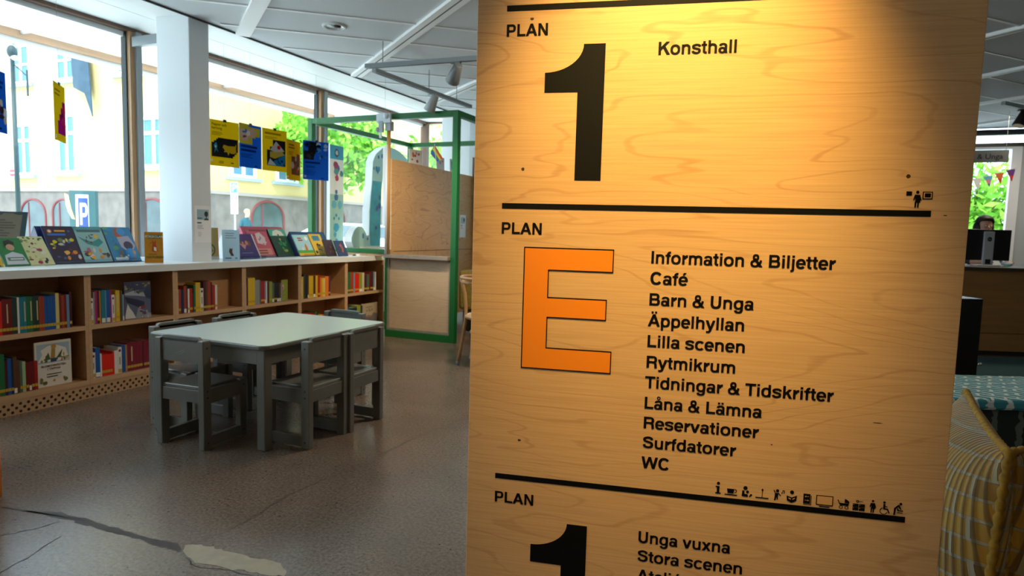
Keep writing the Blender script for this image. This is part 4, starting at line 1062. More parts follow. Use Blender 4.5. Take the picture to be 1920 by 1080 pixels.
# ------------------------------------------------------------------ posters hanging by the window
CLIP = mat('black clip', '#141414', .4)
WIRE = mat('thin wire', '#9aa0a2', .4, metal=.6)
def poster(label, art, loc, ang, tilt=0, curl=0.0, w=.297, h=.42):
    """loc = upper left corner; the sheet runs along angle ang (degrees) from there"""
    o = thing('poster', label, 'poster', loc, (0, rad(tilt), rad(ang)), 'event posters hanging in front of the window')
    m = MB(); m.box(0, 0, -h, w, .0006, 0, translucent('poster paper', '#e8e6df', .25)); m.build('sheet', o)
    PAPER[0] = True; a = MB(); draw(a, art, 0, -h, w, h, -.0002); a.build('print', o, fix=False); PAPER[0] = False
    c = MB(); c.prism([(-.006, .012), (.004, .012), (.0015, -.012), (-.003, -.012)], 'x', w * .45, w * .45 + .032, CLIP)
    c.build('clip', o)
    t = MB(); t.tube([(w * .45 + .016, 0, .012), (w * .45 + .016, 0, 2.845 - loc[2])], .0009, 5, WIRE); t.build('wire', o)
    return o
def steps(x0, z0, n, dx, dz, up=True):
    p = []
    for i in range(n):
        p += [(x0 + i * dx, z0 + i * dz), (x0 + i * dx, z0 + (i + 1) * dz)] if up else [(x0 + i * dx, z0 + i * dz), (x0 + (i + 1) * dx, z0 + i * dz)]
    return p
YEL, BLU = '#f0cf14', '#1c62d2'
P1 = [('r', 0, 0, 1, 1, YEL), ('t', 'Papper och', .06, .88, .055, '#3a3410', 'LEFT'), ('t', 'kartong', .06, .80, .055, '#3a3410', 'LEFT'), ('l', .06, .73, .45, 3, .03, .012, '#8a7612'),
      ('p', [(.05, .2), (.78, .2), (.78, .24), (.84, .24), (.84, .29), (.9, .29), (.9, .34), (.95, .34), (.95, .62), (.26, .62), (.26, .59), (.2, .59), (.2, .55), (.13, .55), (.13, .51), (.05, .51)], '#23232b'),
      ('p', [(.42, .42), (.46, .48), (.62, .46), (.85, .47), (.9, .38), (.88, .32), (.8, .30), (.72, .30), (.66, .32), (.62, .25), (.58, .32), (.46, .32), (.5, .36)], '#dcb41e'), ('p', [(.84, .46), (.9, .52), (.88, .40)], '#dcb41e'),
      ('p', [(.12, .45), (.2, .52), (.24, .44), (.22, .38), (.28, .30), (.2, .36), (.14, .28), (.16, .38)], '#2fa0c4'), ('c', .18, .42, .035, '#cfd6d8'), ('r', .02, .09, .09, .14, '#e9e6da'), ('l', .3, .1, .5, 2, .03, .012, '#8a7612'), ('r', .7, .08, .8, .1, '#3a3410')]
P2 = [('r', 0, 0, 1, 1, BLU), ('p', [(0, .54), (.58, .54), (.58, .70), (.72, .70), (.72, .74), (.92, .74), (.92, .94), (.42, .94), (.42, 1), (0, 1)], '#d8c23a'), ('p', [(.0, .86), (.42, .88), (.62, .92), (.75, .86), (.7, .74), (.55, .7), (.4, .72), (.4, .62), (.15, .6), (.05, .74)], '#dcb9a8'), ('b', 81, 7, .05, .68, .7, .86, .07, ['#e9ddd6', '#3a7fc4', '#7a4a52', '#dcc3b8']), ('l', .06, .46, .8, 1, .1, .05, '#12306f'), ('l', .06, .37, .98, 1, .1, .05, '#12306f'), ('l', .06, .3, .6, 3, .035, .014, '#0f3c86'), ('r', .68, .04, .78, .065, '#0d2450')]
P3 = [('r', 0, 0, 1, 1, YEL), ('l', .1, .87, .8, 1, .1, .045, '#a8880c'), ('l', .1, .80, .6, 2, .035, .014, '#a8880c'), ('p', [(.18, .13), (.94, .13), (.94, .75), (.42, .75), (.42, .58), (.3, .58), (.3, .5), (.18, .5)], '#2d2a36'), ('p', [(.2, .14), (.9, .14), (.94, .45), (.6, .3)], '#2a8fd0'), ('p', [(.3, .46), (.8, .5), (.9, .42), (.5, .30), (.3, .33)], '#d8b94a'), ('p', [(.3, .5), (.55, .72), (.75, .6), (.9, .5), (.5, .46)], '#d9d2d6'), ('c', .66, .58, .07, '#c8262c'), ('p', [(.2, .14), (.3, .3), (.55, .14)], '#dfe3e3'), ('b', 82, 6, .6, .16, .9, .3, .04, ['#1d5a9a', '#15406f'])]
P4 = [('r', 0, 0, 1, 1, '#c99a10'), ('l', .15, .86, .6, 2, .07, .04, '#7a5c0a'), ('l', .15, .70, .5, 3, .035, .014, '#8a6a0c'), ('p', [(.35, .14), (.95, .14), (.95, .68), (.72, .68), (.72, .6), (.35, .6)], '#7a4a35'), ('b', 83, 8, .4, .2, .9, .6, .12, ['#b89a92', '#5a4a44', '#a8552f', '#c9b3aa', '#3f4a44']), ('r', .04, .05, .12, .09, '#e6dfc6')]
P5 = [('r', 0, 0, 1, 1, BLU), ('p', [(.03, .52), (.42, .52), (.42, .6), (.52, .75), (.55, .98), (.2, .98), (.2, .74), (.03, .74)], '#20242c'), ('c', .16, .9, .11, '#17306b'), ('c', .16, .9, .05, '#14161c'), ('b', 84, 8, .08, .54, .4, .7, .07, ['#3a4030', '#2a3038']), ('b', 85, 12, .5, .55, .9, .92, .08, ['#4a8fd6', '#a8c8e6', '#2a3a5a', '#2f6fc0', '#15182a']), ('l', .08, .42, .7, 1, .1, .045, '#0e2f74'), ('l', .1, .34, .6, 2, .03, .014, '#0e2f74'), ('l', .1, .24, .5, 4, .04, .012, '#0f3c92'), ('r', .04, .05, .12, .11, '#9ab2dc'), ('r', .7, .04, .8, .065, '#0d2450')]
P6 = [('r', 0, 0, 1, 1, '#e0be12'), ('l', .1, .86, .7, 2, .07, .03, '#9a8210'), ('p', [(.3, .13), (.98, .13), (.98, .72), (.72, .72), (.72, .6), (.58, .6), (.58, .48), (.44, .48), (.44, .36), (.3, .36)], '#a3147c'), ('b', 86, 7, .6, .3, .95, .68, .1, ['#c4203c', '#5a1a3a', '#c42a5a']), ('r', .05, .04, .16, .1, '#e9e6da')]
P7 = [('r', 0, 0, 1, 1, '#1659c4'), ('b', 87, 12, .4, .2, .98, .5, .1, ['#c9b5a8', '#5a4a5a', '#d8d6d2', '#3a2a30']), ('l', .3, .8, .9, 2, .08, .04, '#0e2f74'), ('r', .6, .05, .75, .08, '#0d2450')]
poster('yellow poster headed Papper och kartong, hanging right beside the white pillar', P1, (-4.95, 4.305, 2.150), 81.5)
poster('blue poster with pale hands on a yellow block, second to the right of the pillar', P2, (-4.95, 4.642, 2.172), 93)
poster('yellow poster with a picture of a cake, hanging in the middle of the row', P3, (-4.95, 4.935, 2.168), 82)
poster('narrow-looking yellow poster turned away, between the cake poster and the last blue poster', P4, (-4.95, 5.269, 2.105), 104.5)
poster('blue poster with a dark figure, last of the row and overlapping the green post', P5, (-4.95, 5.516, 2.126), 65.5)
poster('yellow and magenta poster seen edge-on in the large left window', P6, (-4.95, 2.958, 2.194), 135.5)
poster('blue poster at the left edge of the photo, seen edge-on', P7, (-4.95, 2.510, 2.205), 127)
# notice taped to the pillar
n = thing('notice', 'white notice with a dark silhouette taped to the side of the white pillar', 'notice', (-4.4285, 3.692, 1.04), (0, 0, R90))
m = MB(); m.box(0, 0, 0, .160, .0006, .298, mat('white paper', '#f6f8fa', .6)); m.build('sheet', n)
a = MB(); draw(a, [('r', .15, .62, .86, .9, '#9fc0cc'), ('c', .70, .78, .12, '#2a211d', .075), ('p', [(.55, .61), (.60, .65), (.68, .665), (.68, .72), (.73, .72), (.73, .665), (.80, .65), (.86, .61)], '#2a211d'), ('r', .16, .64, .45, .68, '#4a7a8c'), ('l', .15, .52, .45, 1, .1, .035, '#3a3f46'), ('l', .15, .46, .55, 3, .04, .014, '#9aa0a6'), ('l', .2, .27, .45, 3, .045, .012, '#a8aeb4')], 0, 0, .160, .298, -.0002); a.build('print', n, fix=False)

# ------------------------------------------------------------------ green frame with the reading den
GRN = mat('green painted wood', '#0a6428', .45)
PLY = birch('den birch plywood', '#d9ac6c', '#c9975a', '#8f5c2c', ring=10, rough=.5, scale=(1.6, 1.6, 4.2), seed=8.2, strength=.75)
PLY2 = birch('den panel birch', '#cdb596', '#bfa382', '#957857', ring=5, rough=.5, scale=(1.5, 1.5, 3.5), seed=2.2, strength=.35)
CAP = mat('grey-brown rail', '#8f8478', .5, var=.1, vscale=20)
den = thing('reading_den', 'green timber frame den with plywood panels at the end of the bookcases', 'reading den', (-4.2, 6.9, 0))
def W(m, x0, y0, z0, x1, y1, z1, k=None):
    m.box(x0 + 4.2, y0 - 6.9, z0, x1 + 4.2, y1 - 6.9, z1, k)
def dpart(name, boxes, k, bevel=.003):
    for b in boxes:
        m = MB(); W(m, *b, k); m.build(name, den, bevel=bevel)
F0, F1, XL, XR, HT, q = 5.87, 8.0, -5.20, -3.235, 2.425, .064
dpart('post', [(XR - q, F0, 0, XR, F0 + q, HT), (XL, F0, .89, XL + q, F0 + q, HT), (XL, F1 - q, 0, XL + q, F1, HT), (XR - q, F1 - q, 0, XR, F1, HT)], GRN)
dpart('top_beam', [(XL + q, F0, HT - .06, XR - q, F0 + q, HT), (XL + q, F1 - q, HT - .06, XR - q, F1, HT), (XL, F0 + q, HT - .06, XL + q, F1 - q, HT), (XR - q, F0 + q, HT - .06, XR, F1 - q, HT)], GRN)
dpart('floor_beam', [(-4.115, F0, 0, XR - q, F0 + q, .075)], GRN)
dpart('sill_beam', [(-4.80, F0, .915, -4.10, F0 + .07, .965)], GRN)
dpart('end_board', [(-4.80, F0 + .01, .887, -4.125, F0 + .05, .915)], EDGE)
dpart('side_strip', [(-4.125, F0 + .004, .075, -4.10, F0 + .05, .90)], GRN)
dpart('front_panel', [(-4.075, F0 + .03, .085, XR - q - .012, F0 + .048, .885)], PLY2)
dpart('panel_rail', [(-4.10, F0 - .055, .875, XR - q, F0 + .06, .915), (-4.10, F0 + .016, .075, XR - q, F0 + .05, .105), (-4.10, F0 + .016, .105, -4.07, F0 + .05, .875), (XR - q - .02, F0 + .016, .105, XR - q, F0 + .05, .875)], CAP)
m = MB()
m.prism([(5.955 - 6.9, .09), (7.92 - 6.9, .09), (7.92 - 6.9, 1.935), (5.955 - 6.9, 1.955)], 'x', .085, .103, PLY)
m.box(.1025, 6.0 - 6.9, .938, .1042, 7.9 - 6.9, .944, mat('dark groove', '#3d2c1a', .7))
m.build('plywood_wall', den)
dpart('corner_batten', [(-4.13, 7.92, 0, -4.02, 7.99, 2.2)], mat('dark stained batten', '#5f3d1c', .5, var=.15, vscale=10))
dpart('corner_batten', [(-4.00, 8.0, 0, -3.96, 8.06, 2.15)], PLY)
# white lamp pole with timber upper end and bag-like fittings
pl = thing('lamp_pole', 'slim white tube on a timber pole with clear plastic fittings, at the plywood edge', 'pole', (-4.06, 5.838, .917))
m = MB(); m.cyl((0, 0, 0), (0, 0, 1.32), .021, n=14, material=mat('pole timber', '#b98a52', .5, var=.12, vscale=10, stretch=(8, 8, .4))); m.build('pole', pl, smooth=True)
m = MB(); m.cyl((-.012, -.022, 0), (-.012, -.022, 1.17), .014, n=12, material=mat('white tube', '#dfe8f2', .35)); m.build('tube', pl, smooth=True)
m = MB(); m.box(-.06, -.02, 1.15 - .85, -.03, .02, 1.15, mat('white tube', '#dfe8f2', .35)); m.build('side_strip', pl)
b_ = MB(); k = mat('grey plastic', '#9aa2a8', .35)
b_.box(-.03, -.03, 1.32, .04, .035, 1.42, k); b_.box(-.13, -.05, 1.40, .05, -.02, 1.50, mat('pale plastic', '#c9d2d8', .3)); b_.box(-.10, -.055, 1.30, -.04, -.03, 1.42, k); b_.ball((-.11, -.04, 1.33), .03, material=k); b_.ball((.0, -.045, 1.47), .035, material=mat('pale plastic', '#c9d2d8', .3)); b_.box(-.09, -.052, 1.24, -.06, -.04, 1.31, mat('pale plastic', '#c9d2d8', .3))
b_.build('clamp', pl, bevel=.004)
m = MB(); m.tube([(-.03, -.03, 1.50), (-.03, -.03, 1.91)], .0012, 5, WIRE); m.build('wire', pl)
# big painted hook-shaped figure in the den window
HF = [(6.508, .947), (6.470, 1.010), (6.473, 1.07), (6.517, 1.147), (6.56, 1.185), (6.609, 1.203), (6.66, 1.200), (6.705, 1.185), (6.748, 1.136), (6.781, 1.09), (6.829, 1.097), (6.832, 1.404), (6.855, 1.60), (6.882, 1.805), (6.901, 2.044), (6.935, 2.11), (6.978, 2.159), (7.114, 2.243), (7.23, 2.278), (7.4, 2.265), (7.50, 2.245), (7.576, 2.217), (7.681, 2.165), (7.74, 2.09), (7.76, 1.98), (7.60, 1.95), (7.56, 2.02), (7.47, 2.06), (7.36, 2.07), (7.26, 2.04), (7.175, 1.97), (7.119, 1.85), (7.088, 1.686), (7.080, 1.3), (7.076, .947)]
hk = thing('painted_figure', 'tall hook-shaped white figure with blue painted patterns on its face, in the den window', 'painted figure', (-5.04, 6.9, .95))
m = MB(); m.prism([(a - 6.9, c - .95 + .003) for a, c in HF], 'x', -.11, .0, mat('figure white', '#e6ecec', .5)); m.build('body', hk)
figm = mat('figure turquoise', '#1f9fbb', .5, var=.22, vscale=9)
m = MB()
low = [p for p in HF if p[1] < 1.95]
m.poly([(.0012, a - 6.9, c - .947) for a, c in HF], mat('figure pale face', '#9fcfd2', .5))
stem = [(6.842, 1.15), (6.845, 1.404), (6.865, 1.60), (6.892, 1.80), (7.09, 1.80), (7.078, 1.6), (7.07, .96), (6.85, .96)]
m.poly([(.002, a - 6.9, c - .947) for a, c in stem], figm)
rng = random.Random(9)
for i in range(46):
    a, c = 6.55 + rng.random() * 1.1, .98 + rng.random() * 1.25
    ins = (6.87 < a < 7.05 and c < 2.05) or (c < 1.10 and 6.52 < a < 7.03) or (c > 2.10 and 6.98 < a < 7.62 and c < 2.22)
    if ins:
        rr = .018 + .02 * rng.random()
        m.poly([(.0028 + .00004 * i, x - 6.9, z - .947) for x, z in blob(rng, a, c, rr, rr * 1.3)], mat('figure print %d' % (i % 3), ('#1767a8', '#2187b8', '#1f4f9a')[i % 3], .5))
m.poly([(.006, 7.0 - 6.9 + .045 * 1.2 * (16 * math.sin(t) ** 3) / 17, 1.95 - .947 + .05 * 1.2 * (13 * math.cos(t) - 5 * math.cos(2 * t) - 2 * math.cos(3 * t) - math.cos(4 * t)) / 17) for t in [2 * math.pi * i / 24 for i in range(24)]], mat('figure print 1', '#2187b8', .5))
m.build('painted_face', hk, fix=False)
m = MB(); m.box(-.16, -.32, -.03, .02, .24, .001, WHITE); m.build('plinth', hk)
m = MB(); m.box(-.15, -.30, -.95, -.01, .22, -.03, WHITE); m.build('pedestal', hk)
pb = thing('painted_board', 'tall narrow white board painted with blue and red shapes, against the window post', 'painted board', (-5.27, 6.34, .90))
m = MB(); m.box(-.05, 0, 0, 0, .26, 1.30, mat('figure white', '#e6ecec', .5)); m.build('board', pb)
m = MB()
m.poly([(.001, .002, 1.13), (.001, .258, 1.13), (.001, .258, 1.298), (.001, .002, 1.298)], mat('board turquoise', '#2f9fc6', .5))
m.poly([(.001, .002, .002), (.001, .258, .002), (.001, .258, .70), (.001, .002, .70)], mat('board pale green', '#9fcabf', .5))
rng = random.Random(5)
for i, (a, c, r_, k) in enumerate(((.13, 1.21, .055, '#25455a'), (.13, 1.21, .03, '#b9c6ca'), (.13, 1.02, .06, '#2f5f9a'), (.12, .98, .05, '#4a8a8a'), (.13, .90, .04, '#b0284a'), (.11, 1.06, .05, '#9a2a5a'), (.22, .96, .04, '#3a8a8a'), (.12, .66, .045, '#2a6fa8'), (.12, .73, .03, '#2a6fa8'), (.08, .57, .05, '#5fb0c8'), (.19, .57, .05, '#5fb0c8'), (.08, .40, .02, '#2f8fb0'), (.12, .44, .022, '#2f8fb0'), (.17, .40, .02, '#2f8fb0'), (.12, .29, .06, '#2f9fc0'), (.10, .20, .03, '#2f9fc0'), (.13, .12, .03, '#2f9fc0'))):
    m.poly([(.0016 + .0002 * i, x, z) for x, z in blob(rng, a, c, r_, r_ * 1.15, 11, .3)], mat('board print ' + k, k, .5))
m.build('painting', pb, fix=False)
m = MB(); m.box(-.045, .03, -.90, -.005, .23, 0, WHITE); m.build('support', pb)
# little things standing on the plywood edge
fl = thing('pride_flag', 'small rainbow flag on a stick above the plywood wall', 'flag', (-4.107, 6.93, 1.946))
m = MB(); m.cyl((0, 0, 0), (-.03, -.01, .30), .004, n=8, material=mat('flag stick', '#d9dde0', .5)); m.build('stick', fl)
m = MB()
for i, c in enumerate(('#d3202a', '#e67a1a', '#e8d020', '#1f8a3c', '#2350a8', '#6a2a86')):
    m.poly([(-.028 - .01 * i, -.012, .29 - .012 * i), (-.035 - .01 * i, -.012, .27 - .018 * i), (.07 - .012 * i, .0, .11 - .006 * i), (.085 - .012 * i, .0, .125 - .006 * i)], mat('flag ' + c, c, .6))
m.build('cloth', fl)
for lab, y, w_, h_, art, back in (('white card with a red drawing leaning on top of the plywood wall', 6.45, .20, .17, [('r', 0, 0, 1, 1, '#e4e2dc'), ('b', 91, 8, .15, .2, .85, .8, .09, ['#c4453a', '#d86a3a', '#b83a52'])], '#d9d6cf'),
                                 ('white card with a grey doodle standing behind the rainbow flag', 7.02, .13, .15, [('r', 0, 0, 1, 1, '#e8e8ec'), ('b', 92, 6, .2, .15, .8, .8, .08, ['#9a9ab0', '#c48a9a'])], '#d9d9e0'),
                                 ('small card with a blue picture at the back end of the plywood wall', 7.38, .17, .17, [('r', 0, 0, 1, 1, '#dfe6e6'), ('r', .15, .15, .85, .85, '#3a8a9a'), ('r', .35, .3, .9, .6, '#b9c9c9')], '#cfd6d6')):
    cover_book(lab, w_, h_, .008, art, (-4.103, y, 1.952 - .0102 * (y - 5.955)), rad(75), rad(3), back, 'cards along the top of the plywood wall', 'card', name='picture_card')
n = thing('notice', 'small white notice pinned to the plywood wall beside the green post', 'notice', (-4.0962, 7.535, 1.10), (0, 0, R90))
m = MB(); m.box(0, 0, 0, .165, .0006, .30, mat('white paper', '#f6f8fa', .6)); m.build('sheet', n)
a = MB(); draw(a, [('r', .15, .62, .86, .9, '#9fc0cc'), ('c', .70, .78, .12, '#2a211d', .075), ('l', .15, .52, .45, 1, .1, .035, '#3a3f46'), ('l', .15, .46, .55, 3, .04, .014, '#9aa0a6')], 0, 0, .165, .30, -.0002); a.build('print', n, fix=False)

# ------------------------------------------------------------------ ceiling fittings
dl = thing('downlight', 'round recessed downlight with a bright reflector in the ceiling', 'ceiling light', (-3.497, 4.259, 2.81))
m = MB(); m.tube([(.085 * math.cos(t), .085 * math.sin(t), -.004) for t in [i * math.pi / 12 for i in range(24)]], .012, 8, WHITE, closed=True); m.build('rim', dl, smooth=True)
m = MB(); m.cyl((0, 0, -.006), (0, 0, .0), .078, .06, 24, mat('bright reflector', '#d8dde0', .15, metal=.8)); m.build('reflector', dl)
m = MB(); m.ball((.02, .01, -.008), .032, .03, .012, material=mat('dark lamp', '#2a1d1f', .3)); m.box(-.012, -.075, -.0095, .0, .075, -.006, WHITE); m.build('bulb', dl)
TR = mat('track grey', '#8e9699', .45, metal=.2)
for lab, p, qq, rods in (('grey lighting track running to the right, with one spotlight', (-3.49, 4.71, 2.60), (-1.2, 4.86, 2.60), (.06, .5, .95)), ('grey lighting track running along the window towards the den', (-3.53, 4.87, 2.60), (-3.474, 6.585, 2.60), (.5, .82))):
    tr = thing('lighting_track', lab, 'lighting track', p, group='lighting tracks hung below the ceiling')
    d = Vector(qq) - Vector(p); L_ = d.length; an = math.atan2(d.y, d.x)
    M = Matrix.Rotation(an, 4, 'Z')
    m = MB(); m.box(-.03, -.022, -.018, L_, .022, .018, TR, M); m.box(0, -.008, -.0195, L_, .008, -.0178, mat('track slot', '#3f4547', .6), M); m.build('rail', tr)
    for f in rods:
        m = MB(); x = f * L_; v = M @ Vector((x, 0, 0)); m.cyl((v.x, v.y, .018), (v.x, v.y, .208), .004, n=8, material=TR); m.build('hanger_rod', tr)
def spot(label, loc, aim, color, watts=0):
    s = thing('track_spotlight', label, 'spotlight', loc, group='spotlights on the lighting tracks')
    k = mat('spot ' + color, color, .4)
    d = Vector(aim).normalized()
    m = MB(); m.box(-.045, -.018, -.03, .045, .018, -.018, k); m.cyl((0, 0, -.03), (0, 0, -.07), .012, n=10, material=k); m.build('adapter', s)
    c = Vector((0, 0, -.105))
    m = MB(); m.tube([c - d * .085, c - d * .08, c - d * .01, c + d * .085, c + d * .09], [.028, .036, .046, .062, .058], 18, k); m.build('lamp_head', s, smooth=True)
    m = MB(); m.cyl(c + d * .0905, c + d * .092, .050, .050, 18, mat('spot lens', '#e6c9a0', .2, metal=.5)); m.build('lens', s)
    if watts:
        l = bpy.data.lights.new('spot_beam', 'SPOT'); l.energy = watts; l.color = (1, .80, .52); l.spot_size = rad(70); l.spot_blend = .8; l.shadow_soft_size = .04
        lo = bpy.data.objects.new('spot_beam', l); COL.objects.link(lo); lo.parent = s; lo.location = c + d * .11; lo.rotation_euler = d.to_track_quat('-Z', 'Y').to_euler()
    return s
spot('grey spotlight on the right-hand track, aimed down at the den', (-2.66, 4.765, 2.60), (-.60, .50, -.62), '#6f7476', 95)
spot('grey spotlight above the corner of the green frame', (-3.50, 5.80, 2.60), (-.5, .1, -.85), '#a4abae')
tr = thing('lighting_track', 'short black track at the top right edge of the photo', 'lighting track', (2.10, 8.5, 2.66))
m = MB(); m.box(-.35, -.02, -.02, .9, .02, .02, mat('track grey', '#8e9699', .45), Matrix.Rotation(.9, 4, 'Z')); m.build('rail', tr)
m = MB(); m.cyl((.1, .12, .02), (.1, .12, .15), .005, n=8, material=TR); m.build('hanger_rod', tr)
spot('black spotlight at the right edge of the photo', (2.13, 8.54, 2.655), (-.3, -.2, -.9), '#121415')

# ------------------------------------------------------------------ sofa and bentwood chair beyond the den
MUST = mat('mustard knit', '#7d6a24', .85, var=.3, vscale=60, bump=.6, bscale=70)
so = thing('sofa', 'mustard textured sofa beyond the green frame, half hidden by the sign', 'sofa', (-2.55, 6.75, 0))
m = MB(); m.box(-.85, -.40, .06, .85, .42, .30, mat('sofa base', '#1c1710', .9)); m.build('base', so, bevel=.02)
m = MB(); m.box(-.72, -.42, .30, .72, .18, .47, mat('mustard seat', '#a8963a', .85, bump=.5, bscale=80)); m.build('seat_cushion', so, bevel=.04)
m = MB(); m.box(-.85, .15, .30, .85, .42, .77, MUST); m.build('backrest', so, bevel=.05)
for s in (-1, 1):
    m = MB(); m.box(s * .72, -.42, .30, s * .90, .42, .745, MUST); m.build('armrest', so, bevel=.04)
for sx in (-1, 1):
    for sy in (-1, 1):
        m = MB(); m.cyl((sx * .75, sy * .33, 0), (sx * .75, sy * .33, .06), .025, n=12, material=mat('black foot', '#0c0c0c', .5)); m.build('foot', so)
bc = thing('bentwood_chair', 'light bentwood armchair with grey feet, half hidden behind the sign', 'chair', (-2.42, 5.10, 0))
BW = mat('bentwood', '#b98a58', .35, var=.15, vscale=20, stretch=(1, 1, .2))
def ringpts(r, z, a0, a1, n=16, sq=1.0):
    return [(r * math.cos(rad(a0 + (a1 - a0) * i / n)), sq * r * math.sin(rad(a0 + (a1 - a0) * i / n)), z) for i in range(n + 1)]
for a in (205, 155, 330, 30):
    ca, sa = math.cos(rad(a)), math.sin(rad(a))
    back = a in (205, 155)
    prof = [(.305, .018), (.285, .12), (.262, .26), (.245, .40), (.240, .52), (.252, .64), (.275, .72), (.290, .775)] if back else [(.27, .018), (.25, .2), (.235, .43)]
    m = MB(); m.tube([(r_ * ca, r_ * sa, z) for r_, z in prof], [.015] * len(prof), 10, BW); o = m.build('leg', bc, smooth=True)
    m = MB(); m.ball((prof[0][0] * ca, prof[0][0] * sa, .019), .019, material=mat('grey glide', '#8a8f98', .5)); m.build('foot_pad', o, smooth=True)
m = MB(); m.tube(ringpts(.29, .785, 95, 265, 24), .014, 10, BW); m.build('arm_hoop', bc, smooth=True)
m = MB(); m.tube(ringpts(.275, .745, 110, 250, 20), .012, 10, BW); m.build('inner_hoop', bc, smooth=True)
m = MB(); m.tube(ringpts(.235, .44, 0, 345, 24), .017, 10, BW, closed=True); m.build('seat_ring', bc, smooth=True)
m = MB(); m.cyl((0, 0, .435), (0, 0, .452), .225, n=28, material=mat('woven cane seat', '#c9a873', .7, bump=.5, bscale=120)); m.build('seat', bc)
m = MB(); m.tube(ringpts(.20, .30, 0, 345, 20), .008, 8, BW, closed=True); m.build('stretcher_ring', bc, smooth=True)
m = MB(); m.prism([(0, 0), (.012, 0), (.012, .30), (0, .30)], 'y', 0, .03, mat('pale slat', '#c9b08a', .5)); o = m.build('wooden_slat')
o.location = (-3.19, 6.25, 0); o.rotation_euler = (0, -rad(8), 0); tag(o, 'short pale wooden slat leaning against the foot of the green post', 'slat')

# orange box at the left edge
ob = thing('orange_crate', 'orange box cut off by the left edge of the photo', 'box', (-3.30, 1.33, 0))
m = MB(); m.box(-.235, -.235, 0, .235, .235, .62, mat('orange paint', '#c9720f', .5)); m.build('body', ob, bevel=.004)
m = MB(); m.box(-.225, -.225, .62, .225, .225, .635, mat('orange paint', '#c9720f', .5)); m.build('lid', ob)

# ------------------------------------------------------------------ behind the sign on the right: cushions on a low seat
def weave():
    m_ = bpy.data.materials.new('mustard woven cloth'); m_.use_nodes = True
    nt = m_.node_tree; N, L = nt.nodes.new, nt.links.new
    p = nt.nodes['Principled BSDF']; p.inputs['Roughness'].default_value = .75
    p.inputs['Sheen Weight'].default_value = .3
    tc = N('ShaderNodeTexCoord')
    mp = N('ShaderNodeMapping'); mp.inputs['Rotation'].default_value = (0, 0, rad(8))
    L(tc.outputs['UV'], mp.inputs['Vector'])
    b = N('ShaderNodeTexBrick'); b.offset = .5
    b.inputs['Scale'].default_value = 1; b.inputs['Brick Width'].default_value = .056; b.inputs['Row Height'].default_value = .040; b.inputs['Mortar Size'].default_value = .0036; b.inputs['Mortar Smooth'].default_value = .3
    b.inputs['Color1'].default_value = hx('#a07c1a'); b.inputs['Color2'].default_value = hx('#826418'); b.inputs['Mortar'].default_value = hx('#8f8a70')
    L(mp.outputs[0], b.inputs['Vector'])
    w = N('ShaderNodeTexWave'); w.inputs['Scale'].default_value = 22; w.bands_direction = 'X'; w.inputs['Distortion'].default_value = .4
    L(mp.outputs[0], w.inputs['Vector'])
    r = N('ShaderNodeValToRGB'); r.color_ramp.elements[0].position = .12; r.color_ramp.elements[0].color = (.25, .2, .1, 1); r.color_ramp.elements[1].position = .35; r.color_ramp.elements[1].color = (1, 1, 1, 1)
    L(w.outputs['Fac'], r.inputs[0])
    mx = N('ShaderNodeMix'); mx.data_type = 'RGBA'; mx.blend_type = 'MULTIPLY'; mx.inputs['Factor'].default_value = .8
    L(b.outputs['Color'], mx.inputs['A']); L(r.outputs[0], mx.inputs['B']); L(mx.outputs['Result'], p.inputs['Base Color'])
    ad = N('ShaderNodeMath'); ad.operation = 'SUBTRACT'
    L(w.outputs['Fac'], ad.inputs[0]); L(b.outputs['Fac'], ad.inputs[1])
    bp = N('ShaderNodeBump'); bp.inputs['Strength'].default_value = .8; bp.inputs['Distance'].default_value = .004
    L(ad.outputs[0], bp.inputs['Height']); L(bp.outputs[0], p.inputs['Normal'])
    return m_
WEAVE = weave()
PIPE = mat('mustard piping', '#8f701c', .8, var=.3, vscale=90)
